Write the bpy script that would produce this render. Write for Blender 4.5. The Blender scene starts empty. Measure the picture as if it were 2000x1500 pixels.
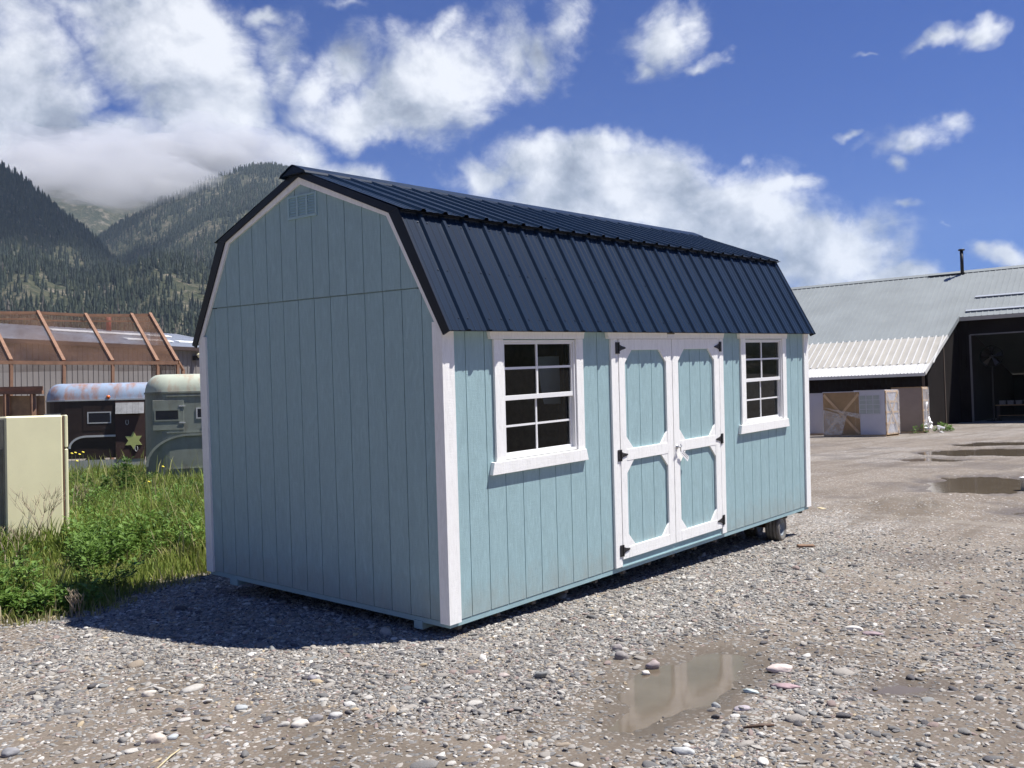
import bpy, math, random
import numpy as np
from mathutils import Matrix, Vector
rnd = random.Random(7)
rng = np.random.default_rng(11)
sc = bpy.context.scene
COL = sc.collection

# ------------------------------------------------------------------ camera
CAM = np.array([-4.7561, -4.7072, 1.6444])
CR = np.array([0.650469, -0.759012, -0.0281185])
CU = np.array([-0.000015, -0.0370337, 0.9993140])
CD = np.array([0.7595328, 0.6500224, 0.0241007])
FPX = 1841.1
cam = bpy.data.objects.new('camera', bpy.data.cameras.new('camera'))
COL.objects.link(cam)
cam.matrix_world = Matrix(((CR[0], CU[0], -CD[0], CAM[0]), (CR[1], CU[1], -CD[1], CAM[1]), (CR[2], CU[2], -CD[2], CAM[2]), (0, 0, 0, 1)))
cam.data.sensor_width = 36
cam.data.lens = FPX / 2000 * 36
cam.data.clip_start = 0.1
cam.data.clip_end = 30000
sc.camera = cam

def at(px, py, z=0.0):
    "survey point: where a sight line of the photograph meets the level z"
    d = CD + CR * (px - 1000) / FPX - CU * (py - 750) / FPX
    p = CAM + d * ((z - CAM[2]) / d[2])
    return Vector(p)
def at_depth(px, py, dep):
    return Vector(CAM + (CD + CR * (px - 1000) / FPX - CU * (py - 750) / FPX) * dep)
def azel(px, py):
    d = CD + CR * (px - 1000) / FPX - CU * (py - 750) / FPX
    return math.atan2(d[0], d[1]), math.atan2(d[2], math.hypot(d[0], d[1]))

# ------------------------------------------------------------------ numpy noise
def _hash(ix, iy, seed):
    h = (ix.astype(np.int64) * 374761393 + iy.astype(np.int64) * 668265263 + seed * 1442695041) & 0xffffffff
    h = ((h ^ (h >> 13)) * 1274126177) & 0xffffffff
    return ((h ^ (h >> 16)) & 0xffff) / 65535.0
def vnoise(x, y, seed=0):
    ix = np.floor(x); iy = np.floor(y); fx = x - ix; fy = y - iy
    fx = fx * fx * (3 - 2 * fx); fy = fy * fy * (3 - 2 * fy)
    a = _hash(ix, iy, seed); b = _hash(ix + 1, iy, seed); c = _hash(ix, iy + 1, seed); d = _hash(ix + 1, iy + 1, seed)
    return (a * (1 - fx) + b * fx) * (1 - fy) + (c * (1 - fx) + d * fx) * fy
def fbm(x, y, oct=4, seed=0, gain=0.5):
    s = 0; a = 1; t = 0
    for o in range(oct):
        s = s + a * vnoise(x * 2 ** o + 17.3 * o, y * 2 ** o - 9.1 * o, seed + o); t += a; a *= gain
    return s / t
def sstep(a, b, x):
    t = np.clip((x - a) / (b - a), 0, 1); return t * t * (3 - 2 * t)

# ------------------------------------------------------------------ node helpers
class NT:
    def __init__(s, tree): s.t = tree; s.n = tree.nodes; s.l = tree.links
    def new(s, typ, **kw):
        n = s.n.new(typ)
        for k, v in kw.items():
            if k.startswith('i_'):
                key = k[2:].replace('_', ' ')
                n.inputs[key].default_value = v
            else: setattr(n, k, v)
        return n
    def link(s, a, b): s.l.new(a, b)
    def val(s, node_in, v):
        if hasattr(v, 'is_output') or isinstance(v, bpy.types.NodeSocket): s.l.new(v, node_in)
        else: node_in.default_value = v
    def math(s, op, a, b=0.0, c=None, clamp=False):
        n = s.n.new('ShaderNodeMath'); n.operation = op; n.use_clamp = clamp
        s.val(n.inputs[0], a); s.val(n.inputs[1], b)
        if c is not None: s.val(n.inputs[2], c)
        return n.outputs[0]
    def vmath(s, op, a, b=None):
        n = s.n.new('ShaderNodeVectorMath'); n.operation = op
        s.val(n.inputs[0], a)
        if b is not None: s.val(n.inputs[1], b)
        return n
    def ramp(s, fac, stops, interp='LINEAR'):
        n = s.n.new('ShaderNodeValToRGB'); n.color_ramp.interpolation = interp
        el = n.color_ramp.elements
        while len(el) < len(stops): el.new(0.5)
        for e, (p, c) in zip(el, stops):
            e.position = p; e.color = (c[0], c[1], c[2], 1) if not isinstance(c, (int, float)) else (c, c, c, 1)
        s.val(n.inputs[0], fac); return n.outputs[0]
    def mix(s, fac, a, b, blend='MIX'):
        n = s.n.new('ShaderNodeMix'); n.data_type = 'RGBA'; n.blend_type = blend
        s.val(n.inputs[0], fac)
        for i, v in ((6, a), (7, b)):
            if isinstance(v, (tuple, list)): v = (v[0], v[1], v[2], 1)
            s.val(n.inputs[i], v)
        return n.outputs[2]
    def noise(s, vec, scale, detail=4, rough=0.55, dist=0.0):
        n = s.n.new('ShaderNodeTexNoise'); n.inputs['Scale'].default_value = scale
        n.inputs['Detail'].default_value = detail; n.inputs['Roughness'].default_value = rough; n.inputs['Distortion'].default_value = dist
        if vec is not None: s.l.new(vec, n.inputs['Vector'])
        return n.outputs['Fac']
    def mapping(s, vec, scale=(1, 1, 1), loc=(0, 0, 0)):
        n = s.n.new('ShaderNodeMapping'); n.inputs['Scale'].default_value = scale; n.inputs['Location'].default_value = loc
        s.l.new(vec, n.inputs['Vector']); return n.outputs[0]
    def bump(s, h, strength=0.3, dist=0.01, normal=None):
        n = s.n.new('ShaderNodeBump'); n.inputs['Strength'].default_value = strength; n.inputs['Distance'].default_value = dist
        s.l.new(h, n.inputs['Height'])
        if normal is not None: s.l.new(normal, n.inputs['Normal'])
        return n.outputs[0]

def mat(name):
    m = bpy.data.materials.new(name); m.use_nodes = True
    t = NT(m.node_tree); b = t.n['Principled BSDF']
    return m, t, b
def obj_coord(t): return t.new('ShaderNodeTexCoord').outputs['Object']

def paint(name, col, rough=0.5, var=0.12, scale=3.0, grain=None, grain_strength=0.25, dirt=0.0, dirtcol=(0.2, 0.16, 0.12), metallic=0.0, spec=0.5):
    "painted or plain surface with uneven tone, fine bump and optional dirt streaks"
    m, t, b = mat(name)
    co = obj_coord(t)
    n1 = t.noise(co, scale, 5, 0.6)
    lo = tuple(c * (1 - var) for c in col); hi = tuple(min(1, c * (1 + var)) for c in col)
    c = t.ramp(n1, [(0.3, lo), (0.7, hi)])
    if dirt > 0:
        n2 = t.noise(t.mapping(co, (1.5, 1.5, 0.5)), 2.5, 6, 0.65)
        c = t.mix(t.ramp(n2, [(0.62 - 0.12 * dirt, 0), (0.75, dirt)]), c, dirtcol)
    t.link(c, b.inputs['Base Color'])
    b.inputs['Roughness'].default_value = rough; b.inputs['Metallic'].default_value = metallic
    b.inputs['Specular IOR Level'].default_value = spec
    if grain:
        g = t.noise(t.mapping(co, grain), 1.0, 3, 0.6, 0.3)
        t.link(t.bump(g, grain_strength, 0.004), b.inputs['Normal'])
    return m

M_ = {}
# lap-textured siding: embossed cedar grain, mostly vertical
def siding_mat(name, col, splash=0.0):
    m, t, b = mat(name)
    co = obj_coord(t)
    grain = t.noise(t.mapping(co, (70, 70, 9)), 1.0, 5, 0.7, 0.8)
    fleck = t.noise(t.mapping(co, (22, 22, 5)), 1.0, 6, 0.75, 1.2)
    saw = t.noise(t.mapping(co, (9, 9, 120)), 1.0, 3, 0.6, 0.4)
    big = t.noise(t.mapping(co, (2.4, 2.4, .5)), 1.0, 4, 0.6)
    c = t.ramp(fleck, [(0.28, tuple(x * 0.86 for x in col)), (0.52, col), (0.72, tuple(min(.9, x * 1.16) for x in col))])
    c = t.mix(t.ramp(grain, [(0.30, 0.35), (0.55, 0)]), c, tuple(x * 0.74 for x in col))
    c = t.mix(t.ramp(big, [(0.3, 0.0), (0.7, 0.13)]), c, tuple(x * 0.82 for x in col))
    if splash:
        z = t.new('ShaderNodeSeparateXYZ'); t.link(co, z.inputs[0])
        sp = t.noise(t.mapping(co, (7, 7, 5)), 1.0, 6, .7)
        lim = t.math('MULTIPLY', t.math('SUBTRACT', .34, z.outputs[2]), 1.6)
        msk = t.math('MULTIPLY', t.math('ADD', lim, t.math('SUBTRACT', sp, .62)), splash * 2.2, clamp=True)
        c = t.mix(msk, c, (.30, .27, .22))
    t.link(c, b.inputs['Base Color'])
    b.inputs['Roughness'].default_value = 0.62
    h = t.math('ADD', t.math('MULTIPLY', grain, .8), t.math('ADD', t.math('MULTIPLY', fleck, 0.9), t.math('MULTIPLY', saw, .5)))
    t.link(t.bump(h, 0.55, 0.004), b.inputs['Normal'])
    return m
M_['teal'] = siding_mat('teal_siding_paint', (0.312, 0.455, 0.482), .32)
M_['white'] = siding_mat('white_trim_paint', (0.92, 0.915, 0.89))
M_['vinyl'] = paint('white_vinyl', (0.80, 0.80, 0.80), 0.35, 0.03)
M_['tealsmooth'] = paint('teal_rim_paint', (0.29, 0.43, 0.46), 0.6, 0.1, dirt=0.3)
M_['ventpaint'] = paint('teal_vent_paint', (0.33, 0.49, 0.53), 0.5, 0.05)
M_['navy'] = paint('navy_steel_roof', (0.0065, 0.0165, 0.036), 0.36, 0.12, 1.5, spec=0.24)
M_['navytrim'] = paint('navy_steel_trim', (0.006, 0.010, 0.020), 0.36, 0.10, 1.5, spec=0.35)
M_['black'] = paint('black_iron', (0.015, 0.014, 0.016), 0.45, 0.1)
M_['stud'] = paint('bare_lumber', (0.36, 0.22, 0.11), 0.8, 0.2, 6, grain=(30, 30, 3))
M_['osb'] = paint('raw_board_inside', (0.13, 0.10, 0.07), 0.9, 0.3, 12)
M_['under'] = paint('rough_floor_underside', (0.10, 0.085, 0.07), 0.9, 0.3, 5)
M_['tyre'] = paint('dusty_tyre_rubber', (0.16, 0.15, 0.135), 0.85, 0.3, 9, dirt=0.6, dirtcol=(0.22, 0.20, 0.17))
M_['rim'] = paint('grey_steel_rim', (0.22, 0.25, 0.27), 0.5, 0.2, 12, dirt=0.3)
M_['steel'] = paint('zinc_steel', (0.5, 0.5, 0.5), 0.3, 0.1, metallic=0.9)
M_['paper'] = paint('white_paper', (0.8, 0.8, 0.8), 0.7, 0.02)
M_['rust'] = paint('rusty_steel', (0.22, 0.09, 0.045), 0.8, 0.35, 8)

def glass_mat():
    m, t, b = mat('window_glass')
    t.n.remove(b)
    tr = t.new('ShaderNodeBsdfTransparent'); tr.inputs[0].default_value = (0.48, 0.55, 0.58, 1)
    gl = t.new('ShaderNodeBsdfGlossy'); gl.inputs['Roughness'].default_value = 0.015; gl.inputs['Color'].default_value = (0.9, 0.95, 1, 1)
    fr = t.new('ShaderNodeFresnel'); fr.inputs['IOR'].default_value = 1.30
    mx = t.new('ShaderNodeMixShader')
    t.link(fr.outputs[0], mx.inputs[0]); t.link(tr.outputs[0], mx.inputs[1]); t.link(gl.outputs[0], mx.inputs[2])
    t.link(mx.outputs[0], t.n['Material Output'].inputs[0])
    return m
M_['glass'] = glass_mat()

# ------------------------------------------------------------------ mesh helpers
class MB:
    def __init__(s): s.v = []; s.f = []; s.m = []
    def quad(s, a, b, c, d, mi=0):
        i = len(s.v); s.v += [tuple(a), tuple(b), tuple(c), tuple(d)]; s.f.append((i, i + 1, i + 2, i + 3)); s.m.append(mi); return s
    def box(s, x0, x1, y0, y1, z0, z1, mi=0):
        i = len(s.v)
        s.v += [(x0, y0, z0), (x1, y0, z0), (x1, y1, z0), (x0, y1, z0), (x0, y0, z1), (x1, y0, z1), (x1, y1, z1), (x0, y1, z1)]
        for f in ((0, 3, 2, 1), (4, 5, 6, 7), (0, 1, 5, 4), (1, 2, 6, 5), (2, 3, 7, 6), (3, 0, 4, 7)):
            s.f.append(tuple(i + k for k in f)); s.m.append(mi)
        return s
    def prism(s, poly, fn, a, b, mi=0):
        "poly: 2D points, fn(u, v, w) -> 3D, extruded w from a to b"
        i = len(s.v); n = len(poly)
        s.v += [tuple(fn(u, v, a)) for u, v in poly] + [tuple(fn(u, v, b)) for u, v in poly]
        s.f.append(tuple(i + k for k in range(n))[::-1]); s.m.append(mi)
        s.f.append(tuple(i + n + k for k in range(n))); s.m.append(mi)
        for k in range(n):
            s.f.append((i + k, i + (k + 1) % n, i + n + (k + 1) % n, i + n + k)); s.m.append(mi)
        return s
    def beam(s, p, q, w, h=None, up=(0, 0, 1), mi=0):
        p = Vector(p); q = Vector(q); h = h or w
        d = (q - p).normalized(); u = Vector(up)
        if abs(d.dot(u)) > 0.98: u = Vector((1, 0, 0))
        r = d.cross(u).normalized() * (w / 2); u = r.cross(d).normalized() * (h / 2)
        i = len(s.v)
        for c in (p, q): s.v += [tuple(c - r - u), tuple(c + r - u), tuple(c + r + u), tuple(c - r + u)]
        for f in ((0, 1, 2, 3), (7, 6, 5, 4), (0, 4, 5, 1), (1, 5, 6, 2), (2, 6, 7, 3), (3, 7, 4, 0)):
            s.f.append(tuple(i + k for k in f)); s.m.append(mi)
        return s
    def tube(s, pts, r, n=8, mi=0, cap=True):
        pts = [Vector(p) for p in pts]; rings = []
        rr = r if isinstance(r, (list, tuple)) else [r] * len(pts)
        for k, p in enumerate(pts):
            d = (pts[min(k + 1, len(pts) - 1)] - pts[max(k - 1, 0)]).normalized()
            u = Vector((0, 0, 1)) if abs(d.z) < 0.9 else Vector((1, 0, 0))
            a = d.cross(u).normalized(); b = a.cross(d)
            i = len(s.v); rings.append(i)
            for j in range(n):
                t = 2 * math.pi * j / n
                s.v.append(tuple(p + (a * math.cos(t) + b * math.sin(t)) * rr[k]))
        for k in range(len(pts) - 1):
            for j in range(n):
                a, b = rings[k], rings[k + 1]; j2 = (j + 1) % n
                s.f.append((a + j, a + j2, b + j2, b + j)); s.m.append(mi)
        if cap:
            s.f.append(tuple(rings[0] + j for j in range(n))[::-1]); s.m.append(mi)
            s.f.append(tuple(rings[-1] + j for j in range(n))); s.m.append(mi)
        return s
    def lathe(s, prof, c, ax, n=32, mi=0):
        "profile of (radius, along) turned round axis ax through c"
        c = Vector(c); ax = Vector(ax).normalized(); u = Vector((0, 0, 1)) if abs(ax.z) < 0.9 else Vector((1, 0, 0))
        a = ax.cross(u).normalized(); b = ax.cross(a); rows = []
        for r, w in prof:
            rows.append(len(s.v))
            for j in range(n):
                t = 2 * math.pi * j / n
                s.v.append(tuple(c + ax * w + (a * math.cos(t) + b * math.sin(t)) * r))
        for k in range(len(prof) - 1):
            for j in range(n):
                j2 = (j + 1) % n
                s.f.append((rows[k] + j, rows[k] + j2, rows[k + 1] + j2, rows[k + 1] + j)); s.m.append(mi)
        return s

def link_mesh(name, V, F, mats, parent=None, smooth=False, mi=None):
    me = bpy.data.meshes.new(name); me.from_pydata(V, [], F)
    for m in (mats if isinstance(mats, (list, tuple)) else [mats]): me.materials.append(m)
    if mi is not None: me.polygons.foreach_set('material_index', mi)
    if smooth: me.polygons.foreach_set('use_smooth', [True] * len(me.polygons))
    me.update()
    o = bpy.data.objects.new(name, me); COL.objects.link(o)
    if parent is not None: o.parent = parent
    return o
def build(name, mb, mats, parent=None, smooth=False, bevel=0.0):
    o = link_mesh(name, mb.v, mb.f, mats, parent, smooth, mb.m)
    if bevel > 0:
        b = o.modifiers.new('bevel', 'BEVEL'); b.width = bevel; b.segments = 1; b.limit_method = 'ANGLE'
    return o
def tag(o, label, cat, group=None):
    o['label'] = label; o['category'] = cat
    if group: o['group'] = group
    return o
def thing(name, label, cat, mw=None, group=None, loc=None):
    o = bpy.data.objects.new(name, None); COL.objects.link(o); o.empty_display_size = 0.3
    if mw is not None: o.matrix_world = mw
    if loc is not None: o.location = loc
    return tag(o, label, cat, group)
def np_mesh(name, V, F, mats, attrs=None, parent=None, smooth=False):
    "V (n,3) float, F (m,k) int array"
    me = bpy.data.meshes.new(name); n, (m, k) = len(V), F.shape
    me.vertices.add(n); me.vertices.foreach_set('co', V.astype(np.float32).ravel())
    me.loops.add(m * k); me.loops.foreach_set('vertex_index', F.astype(np.int32).ravel())
    me.polygons.add(m); me.polygons.foreach_set('loop_start', np.arange(0, m * k, k, dtype=np.int32))
    me.polygons.foreach_set('loop_total', np.full(m, k, np.int32))
    me.polygons.foreach_set('use_smooth', np.full(m, smooth))
    for mm in (mats if isinstance(mats, (list, tuple)) else [mats]): me.materials.append(mm)
    for an, arr in (attrs or {}).items():
        a = me.attributes.new(an, 'FLOAT', 'POINT'); a.data.foreach_set('value', arr.astype(np.float32))
    me.update(calc_edges=True); me.validate()
    o = bpy.data.objects.new(name, me); COL.objects.link(o)
    if parent is not None: o.parent = parent
    return o

# ================================================================== SHED
MS = ((0.9993169, -0.0012188, -0.0369345), (0.0, 0.9994560, -0.0329820), (0.0369546, 0.0329595, 0.9987733))
SHED_M = Matrix(((*MS[0], 0), (*MS[1], 0), (*MS[2], 0.135), (0, 0, 0, 1)))
def s2w(p): return SHED_M @ Vector(p)
shed = thing('portable_shed', 'teal lofted barn shed with white trim and navy metal roof on gravel', 'shed', SHED_M)
L, W = 6.17, 3.06
LW0 = 3.935          # offset from the first window to the second
WIN = (0.63, 1.54, 1.087, 1.992)
GW = 0.007
def siding_strip(mb, u0, u1, grooves, zlo, ztop, holes, face, depth=0.009, sgn=1):
    """boards in the plane, grooves as real channels. face(u, z, d) -> 3D with d = depth behind the face."""
    br = {u0, u1}
    for g in grooves:
        for e in (g - GW / 2, g + GW / 2):
            if u0 < e < u1: br.add(e)
    for h in holes:
        for e in h[:2]:
            if u0 < e < u1: br.add(e)
    for e in ztop[1]:
        if u0 < e < u1: br.add(e)
    br = sorted(br)
    ing = lambda c: any(abs(c - g) < GW / 2 for g in grooves)
    for a, b in zip(br[:-1], br[1:]):
        c = (a + b) / 2; d = depth if ing(c) else 0.0
        zs = [(zlo, None)]
        hs = sorted([h for h in holes if h[0] < c < h[1]], key=lambda h: h[2])
        segs = []; lo = zlo
        for h in hs: segs.append((lo, h[2])); lo = h[3]
        segs.append((lo, None))
        for lo_, hi_ in segs:
            ta = ztop[0](a) if hi_ is None else hi_; tb = ztop[0](b) if hi_ is None else hi_
            mb.quad(face(a, lo_, d), face(b, lo_, d), face(b, tb, d), face(a, ta, d))
            if d > 0:
                mb.quad(face(a, lo_, 0), face(a, lo_, d), face(a, ta, d), face(a, ta, 0))
                mb.quad(face(b, lo_, d), face(b, lo_, 0), face(b, tb, 0), face(b, tb, d))
            for z_ in (lo_,):
                mb.quad(face(a, z_, d), face(a, z_, .012), face(b, z_, .012), face(b, z_, d))
# front wall with window openings and the doorway
fg = [0.2348 + 0.2032 * k for k in range(-1, 31)]
holes = [WIN, (WIN[0] + LW0, WIN[1] + LW0, WIN[2], WIN[3]), (2.15, 3.975, 0.0, 1.998)]
wall = MB()
siding_strip(wall, 0.0, L, fg, 0.0, (lambda u: 2.10, ()), holes, lambda u, z, d: (u, d, z))
# inner skin of the front wall (seen through the glass), with the same openings
def inner_skin(mb, y, hs):
    us = sorted({0.02, L - 0.02} | {e for h in hs for e in h[:2]})
    for a, b in zip(us[:-1], us[1:]):
        c = (a + b) / 2; lo = 0.0
        for h in sorted([h for h in hs if h[0] < c < h[1]], key=lambda h: h[2]):
            if h[2] > lo: mb.quad((a, y, lo), (b, y, lo), (b, y, h[2]), (a, y, h[2]))
            lo = h[3]
        mb.quad((a, y, lo), (b, y, lo), (b, y, 2.1), (a, y, 2.1))
build('front_wall', wall, M_['teal'], shed)
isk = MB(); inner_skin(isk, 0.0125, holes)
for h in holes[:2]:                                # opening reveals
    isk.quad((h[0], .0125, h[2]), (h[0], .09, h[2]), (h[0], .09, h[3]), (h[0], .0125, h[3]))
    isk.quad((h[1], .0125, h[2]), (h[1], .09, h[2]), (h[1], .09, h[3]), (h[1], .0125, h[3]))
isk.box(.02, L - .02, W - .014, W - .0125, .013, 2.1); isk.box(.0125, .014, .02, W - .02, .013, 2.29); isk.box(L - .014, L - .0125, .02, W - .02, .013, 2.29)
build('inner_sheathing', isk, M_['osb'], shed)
# gable walls
def zin(u):            # underside of the roof over the gable
    v = abs(u - 1.53)
    return 3.36 - 0.385 * v if v < 1.08 else 2.944 - (v - 1.08) * 1.86
def gable(x, sgn, name):
    mb = MB(); gg = [0.1918 + 0.2032 * k for k in range(15)]
    kinks = (1.53, 0.45, 2.61)
    siding_strip(mb, 0.0, W, gg, 0.0, (lambda u: min(2.366, zin(u)), (0.139, 2.921)), [], lambda u, z, d: (x + sgn * d, u, z))
    o = build(name, mb, M_['teal'], shed)
    mb = MB()
    lim = 1.08 + (2.944 - 2.374) / 1.86
    siding_strip(mb, 1.53 - lim, 1.53 + lim, gg, 2.374, (zin, kinks), [], lambda u, z, d: (x - sgn * .004 + sgn * d, u, z))
    mb.box(min(x + sgn * .012, x + sgn * .02), max(x + sgn * .012, x + sgn * .02), 0.25, W - .25, 2.3, 2.45)
    build('gable_siding', mb, M_['teal'], shed)
gable(0.0, 1, 'end_wall'); gable(L, -1, 'end_wall')
bw = MB(); siding_strip(bw, 0.0, L, fg, 0.0, (lambda u: 2.10, ()), [], lambda u, z, d: (u, W - d, z)); build('back_wall', bw, M_['teal'], shed)
fl = MB(); fl.box(0.012, L - .012, 0.012, W - .012, -0.03, 0.012); build('floor', fl, M_['under'], shed)
rim = MB()
rim.box(0.004, L - .004, 0.004, 0.012, -0.042, -0.004); rim.box(0.004, L - .004, W - .012, W - .004, -0.042, -0.004)
rim.box(0.004, 0.012, 0.012, W - .012, -0.042, -0.004); rim.box(L - .012, L - .004, 0.012, W - .012, -0.042, -0.004)
build('rim_board', rim, M_['tealsmooth'], shed)
for y0, y1 in ((0.278, 0.365), (2.62, 2.735)):
    s_ = MB().box(-0.003, L - .02, y0, y1, -0.092, -0.032); build('skid', s_, M_['tealsmooth'], shed)
    s_ = MB().box(0.30, 0.62, y0 - .05, y1 + .06, -0.16, -0.094); build('support_block', s_, M_['under'], shed)
jo = MB()
for k in range(15): jo.box(.1 + k * .42, .14 + k * .42, .02, W - .02, -.075, -.031)
build('floor_joists', jo, M_['under'], shed)
# corner boards
cb = []
for x0, x1, xs in ((-0.02, 0.10, -0.02), (L - 0.10, L + 0.02, L)):
    for side in (0, 1):
        y0, y1 = ((-0.02, 0.0) if side == 0 else (W, W + .02))
        m = MB().box(x0, x1, y0, y1, -0.012, 2.09)
        yy = (0.0, 0.075) if side == 0 else (W - .085, W)
        xx = (-0.02, 0.0) if x0 < 1 else (L, L + .02)
        m.box(xx[0], xx[1], yy[0], yy[1], -0.012, 2.12)
        build('corner_board', m, M_['white'], shed)
# windows
def trapz(mb, zt, zb, xt0, xt1, xb0, xb1, y0, y1):
    mb.prism([(xb0, zb), (xb1, zb), (xt1, zt), (xt0, zt)], lambda u, v, w: (u, w, v), y0, y1)
for wi, dx in enumerate((0.0, LW0)):
    wn = MB()
    wn.box(0.632 + dx, 0.652 + dx, -0.008, 0.05, 1.09, 1.99); wn.box(1.518 + dx, 1.538 + dx, -0.008, 0.05, 1.09, 1.99)
    wn.box(0.652 + dx, 1.518 + dx, -0.008, 0.05, 1.974, 1.99); wn.box(0.652 + dx, 1.518 + dx, -0.008, 0.05, 1.09, 1.112)
    wo = build('window', wn, M_['vinyl'], shed, bevel=.0015)
    wo['label'] = 'double hung window nearer the white corner board' if wi == 0 else 'double hung window right of the double doors'
    for xa, xb in ((0.525, 0.629), (1.541, 1.638)):
        f = MB().box(xa + dx, xb + dx, -0.02, 0.0, 1.086, 1.996); build('window_casing', f, M_['white'], wo, bevel=.002)
    h = MB(); trapz(h, 2.066, 1.998, 0.463 + dx, 1.650 + dx, 0.480 + dx, 1.634 + dx, -0.034, 0.0); build('window_header', h, M_['white'], wo, bevel=.002)
    s_ = MB(); trapz(s_, 1.085, 0.992, 0.480 + dx, 1.634 + dx, 0.457 + dx, 1.660 + dx, -0.036, 0.0); build('window_sill', s_, M_['white'], wo, bevel=.002)
    sash = MB()     # upper sash proud, lower sash behind it
    sash.box(0.653 + dx, 0.668 + dx, 0.004, 0.03, 1.57, 1.973); sash.box(1.500 + dx, 1.517 + dx, 0.004, 0.03, 1.57, 1.973)
    sash.box(0.668 + dx, 1.500 + dx, 0.004, 0.03, 1.958, 1.973); sash.box(0.653 + dx, 1.517 + dx, 0.002, 0.03, 1.533, 1.569)
    sash.box(0.653 + dx, 0.672 + dx, 0.022, 0.044, 1.113, 1.532); sash.box(1.496 + dx, 1.517 + dx, 0.022, 0.044, 1.113, 1.532)
    sash.box(0.672 + dx, 1.496 + dx, 0.022, 0.044, 1.113, 1.135)
    build('sash', sash, M_['vinyl'], wo, bevel=.001)
    mu = MB()
    mu.box(1.050 + dx, 1.070 + dx, 0.008, 0.018, 1.570, 1.957); mu.box(0.669 + dx, 1.499 + dx, 0.010, 0.0165, 1.766, 1.785)
    mu.box(1.050 + dx, 1.068 + dx, 0.026, 0.034, 1.136, 1.532); mu.box(0.673 + dx, 1.495 + dx, 0.028, 0.0325, 1.328, 1.344)
    build('muntin', mu, M_['vinyl'], wo)
    g = MB()
    for xa, xb, y_, za, zb in ((.666, 1.502, .019, 1.56, 1.962), (.670, 1.498, .035, 1.13, 1.54)): g.quad((xa + dx, y_, za), (xb + dx, y_, za), (xb + dx, y_, zb), (xa + dx, y_, zb))
    build('pane', g, M_['glass'], wo)
    for q4 in [(1.56, 1.60, .0135, .10, .013, 2.09), (0.55, 0.59, .0135, .10, .013, 2.09), (.591, 1.559, .0135, .10, 1.0, 1.04)] + [(1.3 + .61 * k, 1.34 + .61 * k, W - .10, W - .015, .013, 2.09) for k in range(3)]:
        build('stud', MB().box(q4[0] + dx, q4[1] + dx, *q4[2:]), M_['stud'], shed)
ps = MB().quad((1.50, 0.30, 1.46), (1.60, 0.20, 1.46), (1.58, 0.19, 1.86), (1.44, 0.33, 1.86))
o = build('notice_sheet', ps, M_['paper'], shed); o.modifiers.new('s', 'SOLIDIFY').thickness = 0.002
# doors
def octa_leaf(x0, x1, o0, o1, name, label, hinge_left):
    y0, y1 = -0.022, -0.002
    pan = MB(); gr = [x0 + .2 + .2032 * k - .05 for k in range(-1, 5)]
    gr = [g for g in gr if x0 + .02 < g < x1 - .02]
    siding_strip(pan, x0, x1, gr, 0.065, (lambda u: 1.995, ()), [], lambda u, z, d: (u, d - .001, z))
    leaf = build(name, pan, M_['teal'], shed)
    leaf['label'] = label
    tr = MB()
    tr.box(x0, o0, y0, y1, 0.065, 1.995); tr.box(o1, x1, y0, y1, 0.065, 1.995)
    for za, zb in ((0.065, 0.165), (0.926, 1.026), (1.898, 1.995)): tr.box(o0, o1, y0 - .0008, y1, za, zb)
    c = 0.115
    for zb, zt in ((0.165, 0.926), (1.026, 1.898)):
        for (cx, sx) in ((o0, 1), (o1, -1)):
            for (cz, sz) in ((zb, 1), (zt, -1)):
                tri = [(cx, cz), (cx + sx * c, cz), (cx, cz + sz * c)]
                if sx * sz < 0: tri = tri[::-1]
                tr.prism(tri, lambda u, v, w: (u, w, v), y0 + .002, y1)
    build('door_trim', tr, M_['white'], leaf, bevel=.0015)
    for hz in (0.145, 0.98, 1.918):
        hb = MB(); e = x0 if hinge_left else x1; s = 1 if hinge_left else -1
        hb.box(min(e - s * .048, e - s * .006), max(e - s * .048, e - s * .006), -0.028, -0.0205, hz - .05, hz + .05)
        tri = [(e - s * .004, hz - .034), (e + s * .035, hz - .018), (e + s * .10, hz - .006), (e + s * .10, hz + .006), (e + s * .035, hz + .018), (e - s * .004, hz + .034)]
        if s < 0: tri = tri[::-1]
        hb.prism(tri, lambda u, v, w: (u, w, v), -0.029, -0.0235)
        hb.tube([(e - s * .005, -0.03, hz - .05), (e - s * .005, -0.03, hz + .05)], .007, 8)
        for (dx_, dz_) in ((-.03, .03), (-.03, -.03), (.03, 0), (.075, 0)):
            hb.lathe([(0.0, 0.004), (.005, .003), (.006, 0)], (e + s * dx_, -.029, hz + dz_), (0, -1, 0), 8)
        build('hinge', hb, M_['black'], leaf)
    return leaf
dl = octa_leaf(2.157, 3.043, 2.250, 2.938, 'door', 'left leaf of the double doors', True)
dr = octa_leaf(3.053, 3.968, 3.158, 3.862, 'door', 'right leaf of the double doors, with the latch handle', False)
cs = MB().box(2.045, 2.149, -0.02, 0.0, 0.004, 1.996); build('door_casing', cs, M_['white'], shed, bevel=.002)
cs = MB().box(3.976, 4.064, -0.02, 0.0, 0.004, 1.996); build('door_casing', cs, M_['white'], shed, bevel=.002)
hd = MB(); trapz(hd, 2.062, 1.998, 1.978, 4.075, 1.994, 4.048, -0.034, 0.0); build('door_header', hd, M_['white'], shed, bevel=.002)
pl = MB().box(2.955, 3.075, -0.037, -0.0345, 2.006, 2.040); build('name_plate', pl, M_['vinyl'], shed)
pl2 = MB().box(2.950, 3.080, -0.0375, -0.0342, 2.041, 2.060); build('plate_strip', pl2, paint('dull_brass', (.16, .14, .08), .5), shed)
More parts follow.
